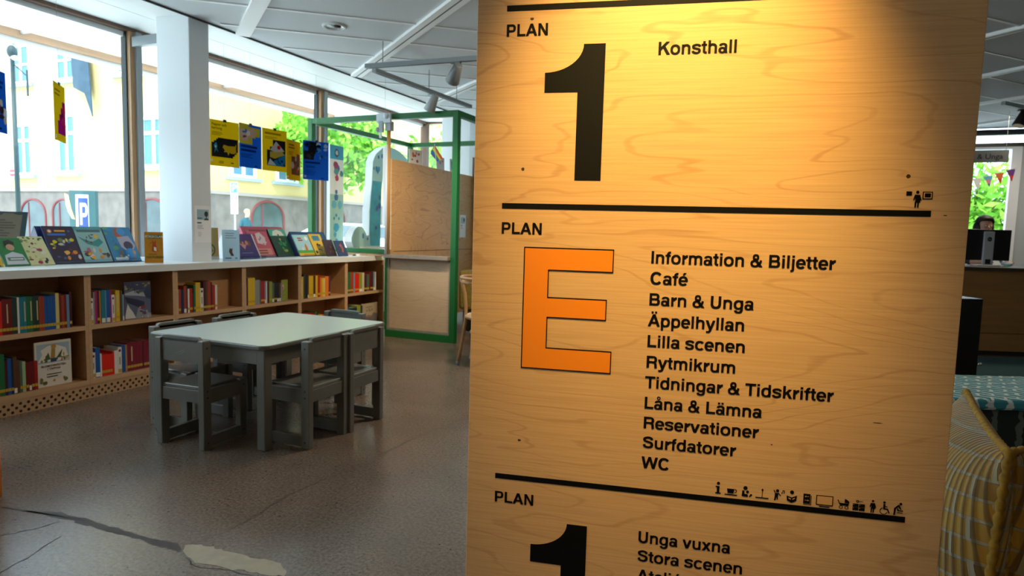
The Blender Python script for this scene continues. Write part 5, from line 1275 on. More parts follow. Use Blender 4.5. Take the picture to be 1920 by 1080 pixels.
def cushion(label, loc, rot, hl=.275, hh=.26, thl=.110, thr=.064):
    o = thing('cushion', label, 'cushion', loc, rot, 'mustard woven cushions on the low seat')
    n = 30
    def sh(u):
        return max(0, 1 - abs(u) ** 2.6) ** .55
    verts, faces, uv = [], [], []
    for s in (-1, 1):
        b = len(verts)
        for i in range(n + 1):
            for j in range(n + 1):
                u, v = -1 + 2 * i / n, -1 + 2 * j / n
                u, v = math.sin(u * math.pi / 2), math.sin(v * math.pi / 2)
                pin = 1 - .045 * (1 - abs(v) ** 2) * abs(u) ** 3
                pin2 = 1 - .045 * (1 - abs(u) ** 2) * abs(v) ** 3
                verts.append(((thr if s > 0 else -thl) * sh(u) * sh(v), hl * u * pin, hh * v * pin2)); uv.append((hl * u + s * .013, hh * v))
        for i in range(n):
            for j in range(n):
                a = b + i * (n + 1) + j
                faces.append((a, a + 1, a + n + 2, a + n + 1))
    me = bpy.data.meshes.new('cover'); me.from_pydata(verts, [], faces)
    ul = me.uv_layers.new(name='UVMap')
    for lp in me.loops:
        ul.data[lp.index].uv = uv[lp.vertex_index]
    me.materials.append(WEAVE)
    for p in me.polygons: p.use_smooth = True
    bm = bmesh.new(); bm.from_mesh(me); bmesh.ops.remove_doubles(bm, verts=bm.verts, dist=1e-5); bmesh.ops.recalc_face_normals(bm, faces=bm.faces); bm.to_mesh(me); bm.free()
    c = bpy.data.objects.new('cover', me); COL.objects.link(c); c.parent = o
    path, rs = [], []
    K = 60
    for side in range(4):
        for i in range(K):
            t = -1 + 2 * i / K
            u, v = ((t, 1), (1, -t), (-t, -1), (-1, t))[side]
            pin = 1 - .045 * (1 - abs(v) ** 2) * abs(u) ** 3; pin2 = 1 - .045 * (1 - abs(u) ** 2) * abs(v) ** 3
            path.append((0, hl * u * pin, hh * v * pin2)); rs.append(.0075 + .0022 * math.sin(i * 2.1))
    m = MB(); m.tube(path, rs, 8, PIPE, closed=True); m.build('piping', o, smooth=True)
    return o
ls = thing('low_seat', 'low upholstered seat carrying the mustard cushions behind the sign', 'seat', (.72, 1.82, 0))
m = MB(); m.box(-.52, -.50, .12, .52, .42, .30, mat('dark olive cloth', '#2b2716', .9)); m.build('seat', ls, bevel=.02)
for sx in (-1, 1):
    for sy in (-.44, .36):
        m = MB(); m.cyl((sx * .45, sy, 0), (sx * .45, sy, .12), .02, .025, 12, mat('dark wood leg', '#3a2a1a', .5)); m.build('leg', ls)
cushion('plump mustard woven cushion seen edge-on right beside the sign', (.385, 1.648, .570), (0, rad(2), rad(-5)))
cushion('second mustard woven cushion, cut off by the right edge of the photo', (.548, 1.612, .569), (0, 0, rad(-38)), .27, .258, .022, .095)

# long bench with the teal print, black panel, rug, counter
def birdcloth(name, base, markc, sc):
    m_ = bpy.data.materials.new(name); m_.use_nodes = True
    nt = m_.node_tree; N, L = nt.nodes.new, nt.links.new
    p = nt.nodes['Principled BSDF']; p.inputs['Roughness'].default_value = .8
    tc = N('ShaderNodeTexCoord'); mp = N('ShaderNodeMapping'); mp.inputs['Scale'].default_value = (sc, sc, sc); mp.inputs['Rotation'].default_value = (0, 0, rad(35))
    L(tc.outputs['Object'], mp.inputs[0])
    b = N('ShaderNodeTexBrick'); b.offset = .5; b.squash = 1
    b.inputs['Scale'].default_value = 1; b.inputs['Brick Width'].default_value = 1.3; b.inputs['Row Height'].default_value = .62; b.inputs['Mortar Size'].default_value = .09
    b.inputs['Color1'].default_value = hx(base); b.inputs['Color2'].default_value = tuple(.75 * c for c in hx(base)[:3]) + (1,); b.inputs['Mortar'].default_value = hx(markc)
    n = N('ShaderNodeTexNoise'); n.inputs['Scale'].default_value = 1.6
    L(mp.outputs[0], n.inputs['Vector'])
    ad = N('ShaderNodeVectorMath'); ad.operation = 'MULTIPLY_ADD'; ad.inputs[1].default_value = (.5, .5, .5)
    L(n.outputs['Color'], ad.inputs[0]); L(mp.outputs[0], ad.inputs[2]); L(ad.outputs[0], b.inputs['Vector']); L(b.outputs['Color'], p.inputs['Base Color'])
    return m_
bn = thing('long_bench', 'long upholstered bench with a teal and white print on top', 'bench', (.95, 4.04, 0), (0, 0, .40))
m = MB(); m.box(-1.1, -.29, .40, 1.6, .29, .455, birdcloth('teal print cloth', '#2f7f8c', '#b9c6c0', 12)); m.build('seat_pad', bn, bevel=.015)
m = MB(); m.box(-1.09, -.28, .06, 1.59, .28, .40, birdcloth('dark green print cloth', '#10201a', '#4f5a50', 9)); m.build('body', bn)
m = MB(); m.box(-1.04, -.24, 0, 1.54, .24, .06, mat('black foot', '#0c0c0c', .5)); m.build('plinth', bn)
bp_ = thing('black_panel', 'black upright panel with a tiny chrome knob, between bench and counter', 'panel', (1.02, 5.46, 0), (0, 0, .42))
m = MB(); m.box(-.42, 0, .03, .268, .30, .806, mat('black lacquer', '#050606', .4)); m.build('body', bp_, bevel=.003)
m = MB(); m.box(-.40, .02, 0, .25, .28, .03, mat('black foot', '#0c0c0c', .5)); m.build('plinth', bp_)
m = MB(); m.cyl((.268, .0, .33), (.285, -.004, .33), .010, n=12, material=mat('chrome', '#b8c0c2', .15, metal=1)); m.ball((.288, -.004, .33), .013, material=mat('chrome', '#b8c0c2', .15, metal=1)); m.build('knob', bp_, smooth=True)
m = MB(); m.box(0, 0, 0, 3.4, 1.80, .006, mat('teal carpet', '#1e4a4c', .95, var=.15, vscale=50)); o = m.build('carpet'); o.location = (.87, 5.83, .0005); o.rotation_euler = (0, 0, .38); tag(o, 'dark teal carpet in front of the wooden counter', 'carpet')
CW = mat('counter oak', '#8f6534', .5, var=.12, vscale=4, stretch=(.4, 4, 4))
ct = thing('service_counter', 'brown wooden service counter with the computer on it', 'counter', (1.957, 8.30, 0), (0, 0, .355))
m = MB(); m.box(-1.4, .02, .25, 3.2, .70, .925, CW); m.build('front_board', ct)
m = MB(); m.box(-1.4, .02, .055, 3.2, .70, .243, CW); m.build('lower_board', ct)
m = MB(); m.box(-1.4, .05, 0, 3.2, .68, .25, mat('dark plinth', '#15110c', .7)); m.build('plinth', ct)
m = MB(); m.box(-1.45, -.02, .925, 3.25, .75, .957, mat('dark worktop', '#3a3027', .4)); m.build('top', ct, bevel=.003)
mo = thing('computer_monitor', 'black computer monitor seen from behind with a silver stand, on the counter', 'monitor', (1.985, 8.83, .957), (0, 0, .42))
m = MB(); m.box(-.27, -.018, .06, .265, .018, .41, mat('black plastic', '#0b0c0e', .4)); m.build('screen', mo, bevel=.006)
m = MB(); m.box(-.268, .0182, .066, .263, .019, .405, mat('screen glass', '#05070a', .1)); m.build('display', mo)
SIL = mat('silver plastic', '#b4b8bd', .4, metal=.1)
m = MB(); m.box(-.055, -.045, .0, .055, -.018, .385, SIL); m.build('stand', mo, bevel=.003)
m = MB(); m.box(-.11, -.10, 0, .11, .08, .012, SIL); m.build('base', mo, bevel=.003)
m = MB(); m.box(-.03, -.0455, .02, .03, -.0445, .075, mat('black plastic', '#0b0c0e', .4)); m.build('cable_slot', mo)
m = MB(); m.poly([(.026 * math.cos(t), -.0458, .30 + .026 * math.sin(t)) for t in [2 * math.pi * i / 24 for i in range(24)]], mat('badge dark', '#17191c', .4)); text_shape(m, 'hp', 0, .293, .016, -.0462, mat('badge light', '#8d9298', .4), 'CENTER'); m.build('badge', mo, fix=False)
pg = thing('plastic_bag', 'crumpled pale plastic bag on the counter right of the monitor', 'bag', (2.20, 8.86, .957))
m = MB(); rng = random.Random(3)
m.ball((0, 0, .028), .06, .045, .028, 10, 6, mat('pale plastic', '#c9d2d8', .3)); m.v = [(x + .008 * (rng.random() - .5), y + .008 * (rng.random() - .5), max(0, z + .008 * (rng.random() - .5))) for x, y, z in m.v]; m.build('film', pg)
m = MB(); m.box(-.03, -.06, 0, .02, -.03, .02, mat('mint wrapper', '#6fd0a8', .4)); m.build('wrapper', pg)
pp_ = thing('paper_stack', 'low stack of papers in front of the monitor stand', 'papers', (1.96, 8.62, .957), (0, 0, .3))
for i in range(3):
    m = MB(); m.box(-.12, -.04 - .004 * i, .004 * i, .10, .05, .004 * i + .0035, mat('paper %d' % i, ('#cfc8b8', '#c9a87a', '#dcdcdc')[i], .7)); m.build('sheet', pp_)
cb = thing('card_box', 'small yellow and dark box at the right edge of the photo, on the counter', 'box', (2.44, 8.86, .957), (0, 0, .36))
m = MB(); m.box(-.05, -.04, 0, .12, .04, .165, mat('box dark', '#2a2c30', .5)); m.build('body', cb)
m = MB(); m.box(-.051, -.0405, .01, .121, -.039, .045, mat('box yellow', '#d2ab1c', .5)); m.box(-.051, -.0405, .11, .121, -.039, .155, mat('box yellow', '#d2ab1c', .5)); m.build('yellow_band', cb)
hs = thing('hanging_sign', 'grey hanging sign reading Barn & Unga in front of the far window', 'sign', (1.93, 9.6, 2.198))
m = MB(); m.box(-.42, 0, 0, .373, .015, .148, mat('sign grey', '#707272', .5)); m.build('board', hs)
m = MB(); text_shape(m, 'Barn & Unga', .315, .042, .062, -.0006, mat('sign black', '#0b0b0c', .5), 'RIGHT', .012); m.build('lettering', hs, fix=False)
for x in (-.38, .34):
    m = MB(); m.cyl((x, .0075, .148), (x, .0075, .612), .002, n=6, material=WIRE); m.build('wire', hs)
bu = thing('bunting', 'string of rainbow pennants across the far window', 'bunting', (2.24, 10.955, 2.1))
pts = [(-.52 + 1.0 * i / 16, 0, -.10 + .26 * (i / 16) ** 1.4) for i in range(17)]
m = MB(); m.tube(pts, .004, 6, mat('white cord', '#e6e6e6', .6)); m.build('cord', bu)
for i, cols in zip((4, 7, 9, 11, 13, 15), (('#e8e4dc', '#e6a02a'), ('#e0702a', '#d8531f', '#e6a02a'), ('#eeeeee', '#e8e0e0'), ('#5fb8d8', '#e68ab0', '#6a4aa0'), ('#e0702a', '#d03a2a'), ('#6a2a86', '#d3202a'))):
    x, _, z = pts[i]
    m = MB(); n = len(cols)
    for k, c in enumerate(cols):
        t0, t1 = k / n, (k + 1) / n
        a0, a1 = (1 - t0) * .055, (1 - t1) * .055 + .0
        m.poly([(x - a0 + .03 * t0, -.002, z - .16 * t0), (x + a0 + .03 * t0, -.002, z - .16 * t0), (x + a1 + .03 * t1, -.002, z - .16 * t1), (x - a1 + .03 * t1, -.002, z - .16 * t1)], mat('pennant ' + c, c, .6))
    m.build('pennant', bu, fix=False)

# ------------------------------------------------------------------ people
def skinned(name, joints, edges, material, parent=None, levels=2, paint=None):
    """joints: list of (x, y, z, radius); grows one continuous surface over the edges"""
    me = bpy.data.meshes.new(name)
    me.from_pydata([j[:3] for j in joints], edges, [])
    o = bpy.data.objects.new(name, me); COL.objects.link(o)
    sk = o.modifiers.new('skin', 'SKIN'); sk.use_smooth_shade = True
    for v, j in zip(me.skin_vertices[0].data, joints):
        r = j[3]; v.radius = r if isinstance(r, tuple) else (r, r)
    me.skin_vertices[0].data[0].use_root = True
    sb = o.modifiers.new('sub', 'SUBSURF'); sb.levels = levels; sb.render_levels = levels
    bpy.context.view_layer.update()
    m2 = bpy.data.meshes.new_from_object(o.evaluated_get(bpy.context.evaluated_depsgraph_get()))
    bpy.data.objects.remove(o); bpy.data.meshes.remove(me)
    m2.name = name
    m2.materials.clear()
    for k in (material if isinstance(material, list) else [material]):
        m2.materials.append(k)
    for p in m2.polygons:
        p.use_smooth = True
        if paint:
            p.material_index = paint(p.center)
    o = bpy.data.objects.new(name, m2); COL.objects.link(o)
    if parent: o.parent = parent
    return o
SKIN = mat('skin', '#c8957a', .5)
def librarian():
    p = thing('person', 'person with dark hair sitting behind the black computer monitor', 'person', (2.12, 9.66, 0), (0, 0, .25))
    J = [(0, .02, .78, .12), (0, .0, .95, .125), (0, -.02, 1.10, .14), (0, -.02, 1.20, .105), (0, -.03, 1.29, .052), (0, -.045, 1.37, .075), (0, -.045, 1.45, .085), (0, -.04, 1.515, .06),
         (-.19, -.02, 1.19, .055), (-.235, -.06, .99, .042), (-.15, -.28, .985, .032), (-.12, -.35, .99, .026), (.19, -.02, 1.19, .055), (.235, -.06, .99, .042), (.15, -.28, .985, .032), (.12, -.35, .99, .026),
         (-.10, -.05, .76, .085), (-.12, -.42, .72, .065), (-.12, -.40, .35, .048), (-.12, -.47, .31, .035), (.10, -.05, .76, .085), (.12, -.42, .72, .065), (.12, -.40, .35, .048), (.12, -.47, .31, .035)]
    E_ = [(0, 1), (1, 2), (2, 3), (3, 4), (4, 5), (5, 6), (6, 7), (3, 8), (8, 9), (9, 10), (10, 11), (3, 12), (12, 13), (13, 14), (14, 15), (0, 16), (16, 17), (17, 18), (18, 19), (0, 20), (20, 21), (21, 22), (22, 23)]
    def pt(c):
        if c.z > 1.27 or (abs(c.y + .30) < .12 and .92 < c.z < 1.06 and c.y < -.2): return 0
        return 1 if c.z > .86 else 2
    skinned('body', J, E_, [SKIN, mat('dark sweater', '#2c3140', .8), mat('dark trousers', '#1d1f26', .8)], p, 2, pt)
    m = MB(); m.ball((0, -.030, 1.475), .098, .105, .088, 16, 10, mat('dark brown hair', '#1c1310', .6))
    m.v = [(x, y if y > -.09 or z > 1.50 else y + .045, z) for x, y, z in m.v]
    m.ball((-.07, -.01, 1.40), .04, .07, .085, 10, 7, mat('dark brown hair', '#1c1310', .6)); m.ball((.07, -.01, 1.40), .04, .07, .085, 10, 7, mat('dark brown hair', '#1c1310', .6)); m.build('hair', p, smooth=True)
    f = MB()
    for s in (-1, 1):
        f.ball((s * .031, -.124, 1.423), .011, .006, .008, 10, 6, mat('eye white', '#e8e4de', .3)); f.ball((s * .031, -.129, 1.423), .005, .003, .005, 8, 5, mat('eye dark', '#20150f', .3))
    f.build('eyes', p, smooth=True)
    m = MB(); m.tube([(0, -.122, 1.425), (0, -.142, 1.395), (0, -.128, 1.388)], [.008, .012, .008], 8, SKIN); m.build('nose', p, smooth=True)
    m = MB(); m.tube([(-.024, -.115, 1.358), (0, -.124, 1.356), (.024, -.115, 1.358)], [.003, .006, .003], 8, mat('lips', '#a55f55', .4)); m.build('mouth', p, smooth=True)
    m = MB()
    for s in (-1, 1):
        m.tube([(s * .031 + .020 * math.cos(t), -.137, 1.423 + .016 * math.sin(t)) for t in [i * math.pi / 7 for i in range(14)]], .0025, 6, mat('glasses frame', '#3a2c2a', .4), closed=True)
    m.tube([(-.011, -.137, 1.425), (.011, -.137, 1.425)], .002, 6, mat('glasses frame', '#3a2c2a', .4)); m.build('glasses', p)
    for s in (-1, 1):   # hands on the desk: palm, four curled fingers, thumb
        hd = MB(); hx_, hy, hz = s * .115, -.375, .990
        hd.ball((hx_, hy, hz), .038, .045, .014, 12, 7, SKIN)
        for i, ln in enumerate((.030, .036, .033, .024)):
            x = hx_ - .027 + .018 * i
            hd.tube([(x, hy - .035, hz + .002), (x, hy - .035 - ln * .6, hz + .008), (x, hy - .035 - ln, hz - .006)], [.0085, .008, .0065], 8, SKIN)
        hd.tube([(hx_ - s * .03, hy + .01, hz), (hx_ - s * .052, hy - .015, hz + .002), (hx_ - s * .052, hy - .035, hz - .004)], [.010, .0095, .007], 8, SKIN)
        hd.build('hand', p, smooth=True)
    st = thing('stool', 'dark office stool under the seated person behind the counter', 'stool', (2.12, 9.70, 0))
    m = MB(); m.cyl((0, 0, .60), (0, 0, .665), .19, n=24, material=mat('black cloth', '#141416', .8)); m.build('seat', st, bevel=.01)
    m = MB(); m.cyl((0, 0, .04), (0, 0, .60), .025, n=12, material=mat('chrome', '#b8c0c2', .15, metal=1)); m.build('column', st)
    for i in range(5):
        a = i * 2 * math.pi / 5
        m = MB(); m.tube([(0, 0, .07), (.26 * math.cos(a), .26 * math.sin(a), .045)], [.022, .016], 8, mat('black plastic', '#0b0c0e', .4)); m.ball((.26 * math.cos(a), .26 * math.sin(a), .026), .026, material=mat('black plastic', '#0b0c0e', .4)); m.build('leg', st)
librarian()

# ------------------------------------------------------------------ the street outside
GZ = -.10
m = MB(); m.poly([(-70, -40, GZ), (60, -40, GZ), (60, 70, GZ), (-70, 70, GZ)], mat('street bounce surface', '#e0ddd4', .9, var=.12, vscale=3)); struct(m.build('street', fix=False))  # street kept near white so it bounces daylight up to the ceiling
m = MB(); m.box(-9.0, -30, GZ, -5.5, 40, GZ + .06, mat('pavement slabs', '#e4e1d8', .9, var=.1, vscale=2)); m.box(-19.3, 15.75, GZ, -17.6, 45, GZ + .06); m.box(-45, 14.0, GZ, -17.6, 15.7, GZ + .06); struct(m.build('pavement'))
BX0, BY0 = -19.35, 15.73
PL = mat('yellow plaster', '#c4b078', .85, var=.05, vscale=1)
ST = mat('grey granite', '#6b6660', .85, var=.22, vscale=2.2)
WF = mat('white window frame', '#e6e8ea', .5)
GLS = mat('dark window pane', '#4f7890', .25, spec=.15)
RED = mat('red arch frame', '#6e2426', .5)
bd = thing('yellow_building', 'yellow plastered corner building with a granite base across the street', 'building', (BX0, BY0, GZ))
def bb(m, x0, y0, z0, x1, y1, z1, k=None):
    m.box(x0 - BX0, y0 - BY0, z0 - GZ, x1 - BX0, y1 - BY0, z1 - GZ, k)
m = MB(); bb(m, -45, BY0, 2.36, BX0, 46, 12, PL); m.build('plaster_wall', bd)
m = MB(); bb(m, -45.05, BY0 - .06, GZ, BX0 + .06, 46, 2.32, ST); bb(m, -45.1, BY0 - .12, 2.26, BX0 + .12, 46, 2.38, mat('granite cornice', '#8d8880', .8)); m.build('stone_base', bd)
m = MB(); bb(m, -45.4, BY0 - .4, 12, BX0 + .4, 46, 12.3, WF); m.build('eaves', bd)
for x in (-27.15, -31.5):
    m = MB(); bb(m, x - .18, BY0 - .09, 2.38, x + .18, BY0, 12, WF); m.build('pilaster', bd)
def facade_window(along, z0, z1, w, side, transom=True):
    """side A faces -y at y = BY0, side B faces +x at x = BX0"""
    def bx(m, a0, d0, c0, a1, d1, c1, k):
        if side == 'A': bb(m, a0, BY0 - d1, c0, a1, BY0 - d0, c1, k)
        else: bb(m, BX0 + d0, a0, c0, BX0 + d1, a1, c1, k)
    f = MB(); h = w / 2
    for a0, a1, c0, c1, dd in ((-h, -h + .13, z0, z1, .07), (h - .13, h, z0, z1, .07), (-h + .13, h - .13, z0, z0 + .1, .07), (-h + .13, h - .13, z1 - .1, z1, .07), (-.07, .07, z0 + .1, z1 - .1, .066)):
        bx(f, along + a0, 0, c0, along + a1, dd, c1, WF)
    zt = z0 + (z1 - z0) * .68
    bx(f, along - h + .13, 0, zt - .06, along + h - .13, .062, zt + .06, WF)
    if not transom:
        bx(f, along - h + .13, 0, z0 + (z1 - z0) * .34 - .04, along + h - .13, .062, z0 + (z1 - z0) * .34 + .04, WF)
    bx(f, along - h - .22, 0, z0 - .12, along + h + .22, .16, z0, mat('grey sill', '#8fa0a8', .5))
    o = f.build('window', bd)
    p = MB(); bx(p, along - h + .1, .0, z0 + .05, along + h - .1, .03, z1 - .05, GLS); p.build('pane', o)
for x, z0, z1, w in ((-28.25, 6.45, 8.6, 1.25), (-25.45, 6.40, 8.6, 1.25), (-22.0, 6.40, 8.6, 1.25)):
    facade_window(x, z0, z1, w, 'A', False)
for x, z0, z1, w in ((-28.25, 2.90, 4.90, 1.10), (-25.55, 2.95, 5.15, 1.15), (-20.75, 3.10, 4.85, 1.25)):
    facade_window(x, z0, z1, w, 'A')
for y, z0, z1, w in ((18.3, 2.95, 4.9, 1.25), (20.6, 2.95, 4.9, 1.25), (23.5, 2.95, 4.9, 1.25), (18.3, 6.4, 8.6, 1.25)):
    facade_window(y, z0, z1, w, 'B')
def arch(along, top, w, side):
    h = w / 2
    f = MB()
    pts = [(h * math.cos(t), top - h * .75 + h * .75 * math.sin(t)) for t in [math.pi * i / 14 for i in range(15)]]
    def P(a, d, c):
        return (along + a - BX0, -d, c - GZ) if side == 'A' else (d, along + a - BY0, c - GZ)
    f.tube([P(h, .07, GZ + .1)] + [P(a, .07, c) for a, c in pts] + [P(-h, .07, GZ + .1)], .045, 6, RED)
    f.tube([P(-h * .35, .07, GZ + .1), P(-h * .35, .07, top - .12)], .028, 6, RED)
    o = f.build('arched_window', bd)
    p = MB(); p.poly([P(a, .065, c) for a, c in [(h, GZ + .1)] + pts + [(-h, GZ + .1)]], mat('arch glass', '#3a4c4c', .25, var=.3, vscale=2)); p.build('pane', o, fix=False)
arch(-27.75, 1.95, 1.6, 'A'); arch(-25.85, 1.95, 1.3, 'A'); arch(-20.9, 2.0, 1.75, 'A'); arch(19.5, 2.12, 1.7, 'B'); arch(23.4, 2.12, 1.7, 'B')
# dark banner hanging from the upper window
m = MB(); m.prism([(0, 0), (.95, -.15), (1.05, -1.2), (1.15, -2.6), (.75, -1.75), (.12, -1.5)], 'y', 0, .04, mat('dark blue cloth', '#2d4656', .8, var=.2, vscale=3)); o = m.build('window_banner'); o.location = (-24.85, BY0 - .25, 7.55); tag(o, 'dark blue cloth hanging from the upper window of the yellow building', 'banner')
# awning over the street windows
AW = translucent('white awning cloth', '#f4f4f0', .65)
aw = thing('awning', 'long white awning over the street windows with a timber-coloured front bar', 'awning', (-5.55, 2.5, 2.92))
m = MB(); m.prism([(0, .09), (0, .10), (-1.45, .10), (-1.45, .09)], 'y', -6.4, 6.2, AW); m.build('cloth', aw)
m = MB(); m.box(-1.50, -6.4, .02, -1.43, 6.2, .11, mat('awning bar timber', '#b58f70', .5, var=.2, vscale=6, stretch=(4, .2, 4))); m.build('front_bar', aw)
m = MB(); m.box(-1.50, -6.4, -.035, -1.47, 6.2, .02, mat('awning bar white', '#e9ecf0', .5)); m.build('front_trim', aw)
for y in (-6.0, -3.6, -1.1, 1.4, 3.8, 6.0):
    m = MB(); m.tube([(0, y, .05), (-1.44, y, .07)], .016, 8, mat('awning arm', '#d8dde2', .4)); m.build('arm', aw, smooth=True)
# street furniture
DK = mat('dark teal metal', '#0c2c2e', .45)
lp = thing('street_lamp', 'dark slim street lamp post with a side arm, seen through the left window', 'street lamp', (-13.42, 7.32, GZ))
m = MB(); m.cyl((0, 0, 0), (0, 0, 4.35), .045, .035, 12, DK); m.cyl((0, 0, 0), (0, 0, .9), .07, .06, 12, DK); m.build('post', lp, smooth=True)
m = MB(); m.ball((.0, .0, 4.35), .085, .085, .12, 12, 8, DK); m.ball((.03, .02, 4.24), .06, .06, .05, 12, 8, mat('lamp glass', '#e8eef0', .2)); m.build('lamp_head', lp, smooth=True)
m = MB(); m.tube([(0, 0, 4.15), (.24, .08, 3.93), (.27, .09, 3.93)], .012, 8, DK); m.cyl((.27, .09, 3.55), (.27, .09, 4.02), .018, n=8, material=DK); m.build('side_arm', lp)
m = MB(); m.box(-.20, -.01, 2.08, .0, .01, 2.20, mat('red street sign', '#c8324a', .5)); m.box(-.17, -.012, 2.125, -.03, -.0105, 2.155, mat('red sign white', '#e8dcdc', .5)); m.build('street_name_sign', lp)
pk = thing('parking_board', 'teal parking board with a white P, standing outside the left window', 'parking sign', (-8.36, 5.14, GZ), (0, 0, rad(16)))
TEAL = mat('teal board', '#0f4a4c', .4, var=.15, vscale=4)
m = MB(); m.box(0, 0, .70, .36, .05, 1.66, TEAL); m.build('board', pk)
m = MB(); m.box(.09, -.003, .70, .27, 0, 1.61, mat('white sign face', '#eef2f4', .5)); m.build('white_plate', pk)
m = MB(); m.box(.125, -.0045, 1.18, .262, -.003, 1.57, mat('parking blue', '#143a94', .5)); m.box(.125, -.0045, .72, .262, -.003, 1.13, mat('parking blue', '#2350b8', .5)); m.build('blue_field', pk)
m = MB()
WSF = mat('white sign face', '#eef2f4', .5)
for pts in GL['P'][1]:
    m.poly([(.135 + a * .00019, -.0055, 1.235 + b * .00038) for a, b in pts], WSF)
for pts in GL['i'][1]:
    m.poly([(.165 + a * .0002, -.0055, .80 + b * .00038) for a, b in pts], WSF)
m.build('letters', pk, fix=False)
m = MB(); m.prism([(-.06, 1.62), (-.01, 1.60), (.03, 1.42), (.075, 1.30), (.03, 1.31), (-.02, 1.40), (-.05, 1.50)], 'y', -.004, -.001, mat('yellow ribbon', '#f0dc7a', .5)); m.build('yellow_arrow', pk)
for x in (.03, .33):
    m = MB(); m.cyl((x, .03, 0), (x, .03, .72), .02, n=10, material=DK); m.build('post', pk)
ps = thing('parking_sign', 'narrow blue and white parking sign on a thin post, right of the pillar', 'parking sign', (-14.58, 13.48, GZ), (0, 0, rad(22)))
m = MB(); m.cyl((0, .03, 0), (0, .03, 2.45), .022, n=8, material=mat('galvanised post', '#a9b4ba', .4, metal=.5)); m.build('post', ps)
for nm, z0, z1, c in (('p_plate', 2.16, 2.46, '#2a7fd0'), ('hours_plate', 1.93, 2.14, '#3a8fd8'), ('arrow_plate', 1.74, 1.91, '#eef2f4'), ('lower_plate', 1.58, 1.72, '#9fc4dc')):
    m = MB(); m.box(-.10, -.01, z0, .10, .01, z1, mat('white sign face', '#eef2f4', .5)); m.box(-.085, -.012, z0 + .012, .085, -.01, z1 - .012, mat('plate ' + c, c, .5))
    if nm == 'p_plate':
        for pts in GL['P'][1]:
            m.poly([(-.06 + a * .00019, -.0135, z0 + .05 + b * .00028) for a, b in pts], WSF)
    if nm == 'arrow_plate':
        m.prism([(-.05, z0 + .08), (.02, z0 + .08), (.02, z0 + .06), (.06, z0 + .09), (.02, z0 + .12), (.02, z0 + .10), (-.05, z0 + .10)], 'y', -.0135, -.0122, mat('arrow blue', '#3a8fb0', .5))
    if nm == 'hours_plate':
        for i in range(4):
            m.box(-.06, -.0135, z0 + .03 + .042 * i, .06, -.0125, z0 + .045 + .042 * i, WSF)
    m.build(nm, ps, fix=False)
pd = thing('person', 'person in a teal jacket walking past the arched window across the street', 'person', (-17.30, 16.40, GZ), (0, 0, rad(100)))
J = [(0, 0, .95, .13), (0, -.02, 1.15, .14), (0, -.06, 1.38, .15), (0, -.10, 1.50, .06), (0, -.14, 1.60, .075), (0, -.15, 1.70, .085), (0, -.14, 1.78, .05), (-.2, -.06, 1.40, .06), (-.26, -.02, 1.15, .05), (-.22, -.2, .98, .04), (.2, -.06, 1.40, .06), (.26, -.10, 1.15, .05), (.22, -.3, 1.05, .04),
     (-.1, 0, .88, .10), (-.11, -.18, .50, .075), (-.11, -.06, .10, .05), (-.11, -.2, .05, .045), (.1, 0, .88, .10), (.11, .08, .50, .075), (.11, .28, .12, .05), (.11, .2, .05, .045)]
E2 = [(0, 1), (1, 2), (2, 3), (3, 4), (4, 5), (5, 6), (2, 7), (7, 8), (8, 9), (2, 10), (10, 11), (11, 12), (0, 13), (13, 14), (14, 15), (15, 16), (0, 17), (17, 18), (18, 19), (19, 20)]
skinned('body', J, E2, [SKIN, mat('teal jacket', '#0f4f5a', .8), mat('dark teal trousers', '#1f4a58', .8)], pd, 2, lambda c: 0 if c.z > 1.53 else (1 if c.z > .86 else 2))
m = MB(); m.ball((0, -.12, 1.73), .098, .105, .09, 14, 9, mat('fair hair', '#c9a878', .6)); m.v = [(x, y if y > -.16 or z > 1.74 else y + .06, z) for x, y, z in m.v]; m.build('hair', pd, smooth=True)
# car
cr = thing('car', 'white car parked in front of the trees across the street', 'car', (-13.2, 17.2, GZ), (0, 0, rad(62)))
WC = mat('white car paint', '#e8ecee', .25, coat=.5)
side = [(-2.1, .30), (2.05, .30), (2.15, .55), (2.05, .82), (1.25, .95), (.70, 1.38), (-.95, 1.42), (-1.75, 1.0), (-2.12, .92), (-2.2, .55)]
m = MB(); m.prism(side, 'y', -.82, .82, WC); m.build('body', cr, bevel=.06)
dkg = mat('dark car glass', '#56646c', .08)
for s in (-1, 1):
    m = MB(); m.prism([(1.08, .96), (.62, 1.32), (-.10, 1.33), (-.10, .95)], 'y', s * .822, s * .828, dkg); m.prism([(-.18, .95), (-.18, 1.33), (-.90, 1.35), (-1.45, 1.0)], 'y', s * .822, s * .828, dkg); m.build('side_window', cr, fix=True)
m = MB(); m.add([(1.22, -.7, .985), (1.22, .7, .985), (.73, .66, 1.375), (.73, -.66, 1.375)], [(0, 1, 2, 3)], dkg); m.v = [(x + .03, y, z + .02) for x, y, z in m.v]; m.build('windscreen', cr)
for x in (-1.35, 1.35):
    for s in (-1, 1):
        m = MB(); m.cyl((x, s * .66, .32), (x, s * .86, .32), .32, n=22, material=mat('tyre', '#1a1a1b', .9)); o = m.build('wheel', cr); m = MB(); m.cyl((x, s * .86, .32), (x, s * .868, .32), .19, n=16, material=mat('rim', '#b8bec2', .3, metal=.7)); m.build('rim', o)
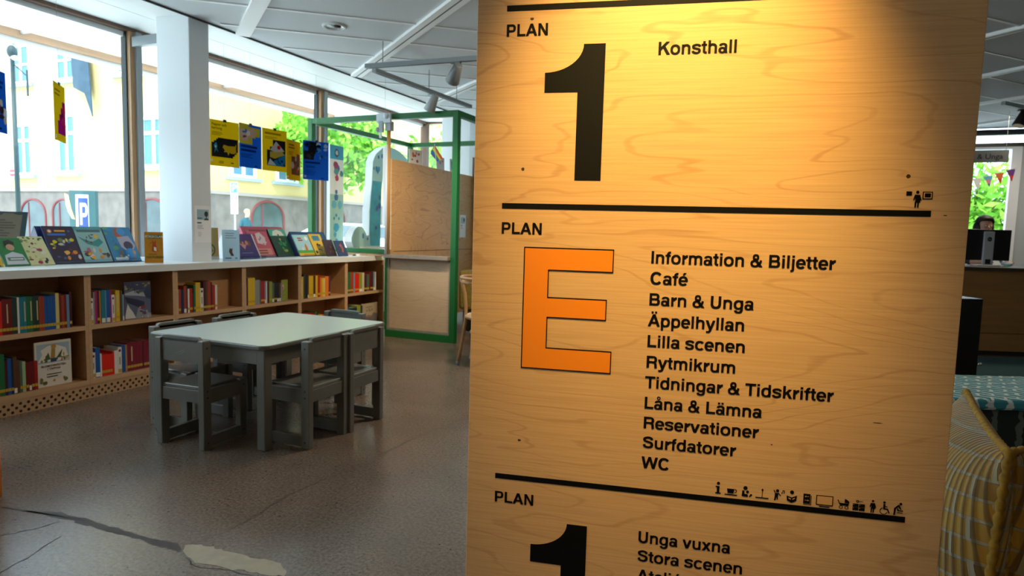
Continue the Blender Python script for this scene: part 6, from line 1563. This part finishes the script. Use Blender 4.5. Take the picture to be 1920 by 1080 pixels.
# trees
LEAF = [translucent('leaf light', '#a9d65e', .45), translucent('leaf mid', '#86bf48', .45), translucent('leaf dark', '#5f9a36', .4)]
def tree(label, loc, rx, ry, rz, cz, n, size, seed, trunk=.16):
    t = thing('tree', label, 'tree', loc, group='leafy trees outside the windows')
    rng = random.Random(seed)
    m = MB()
    hubs = [(rng.gauss(0, .45), rng.gauss(0, .45), rng.gauss(0, .45)) for _ in range(26)]
    for i in range(n):
        h = hubs[i % 26]
        while True:
            v = Vector((h[0] + rng.gauss(0, .22), h[1] + rng.gauss(0, .22), h[2] + rng.gauss(0, .22)))
            if v.length < 1.05: break
        c = Vector((v.x * rx, v.y * ry, cz + v.z * rz))
        a = Vector((rng.gauss(0, 1), rng.gauss(0, 1), rng.gauss(0, 1))).normalized(); b = a.orthogonal().normalized()
        s = size * (.6 + .8 * rng.random())
        m.add([c - a * s, c + b * s * .55, c + a * s, c - b * s * .55], [(0, 1, 2, 3)], LEAF[rng.randrange(3)])
    m.build('crown', t, fix=False)
    m = MB(); BK = mat('bark', '#5d5044', .9, var=.2, vscale=12, bump=.4, bscale=30)
    m.tube([(0, 0, 0), (.05, .02, cz * .5), (0, 0, cz), (.05, 0, cz + rz * .4)], [trunk, trunk * .8, trunk * .55, trunk * .2], 10, BK)
    for i in range(6):
        a = i * 1.05; m.tube([(0, 0, cz * .62), (rx * .3 * math.cos(a), ry * .3 * math.sin(a), cz * .9), (rx * .65 * math.cos(a), ry * .65 * math.sin(a), cz + rz * .25)], [trunk * .4, trunk * .25, trunk * .1], 7, BK)
    m.build('trunk', t)
    return t
tree('big bright green tree behind the hanging posters, in front of the yellow building', (-16.9, 20.6, GZ), 2.2, 2.2, 1.9, 4.5, 3600, .14, 1)
tree('green tree seen between the blue poster and the hook-shaped figure', (-14.0, 24.2, GZ), 1.9, 2.0, 2.3, 3.6, 3600, .14, 2)
tree('green tree seen over the plywood wall of the den', (-9.6, 25.5, GZ), 1.9, 1.9, 2.0, 3.4, 2600, .16, 3)
tree('slim green tree behind the bunting in the far window', (3.35, 16.2, GZ), 1.0, 1.0, 1.15, 1.95, 1600, .11, 4, .09)
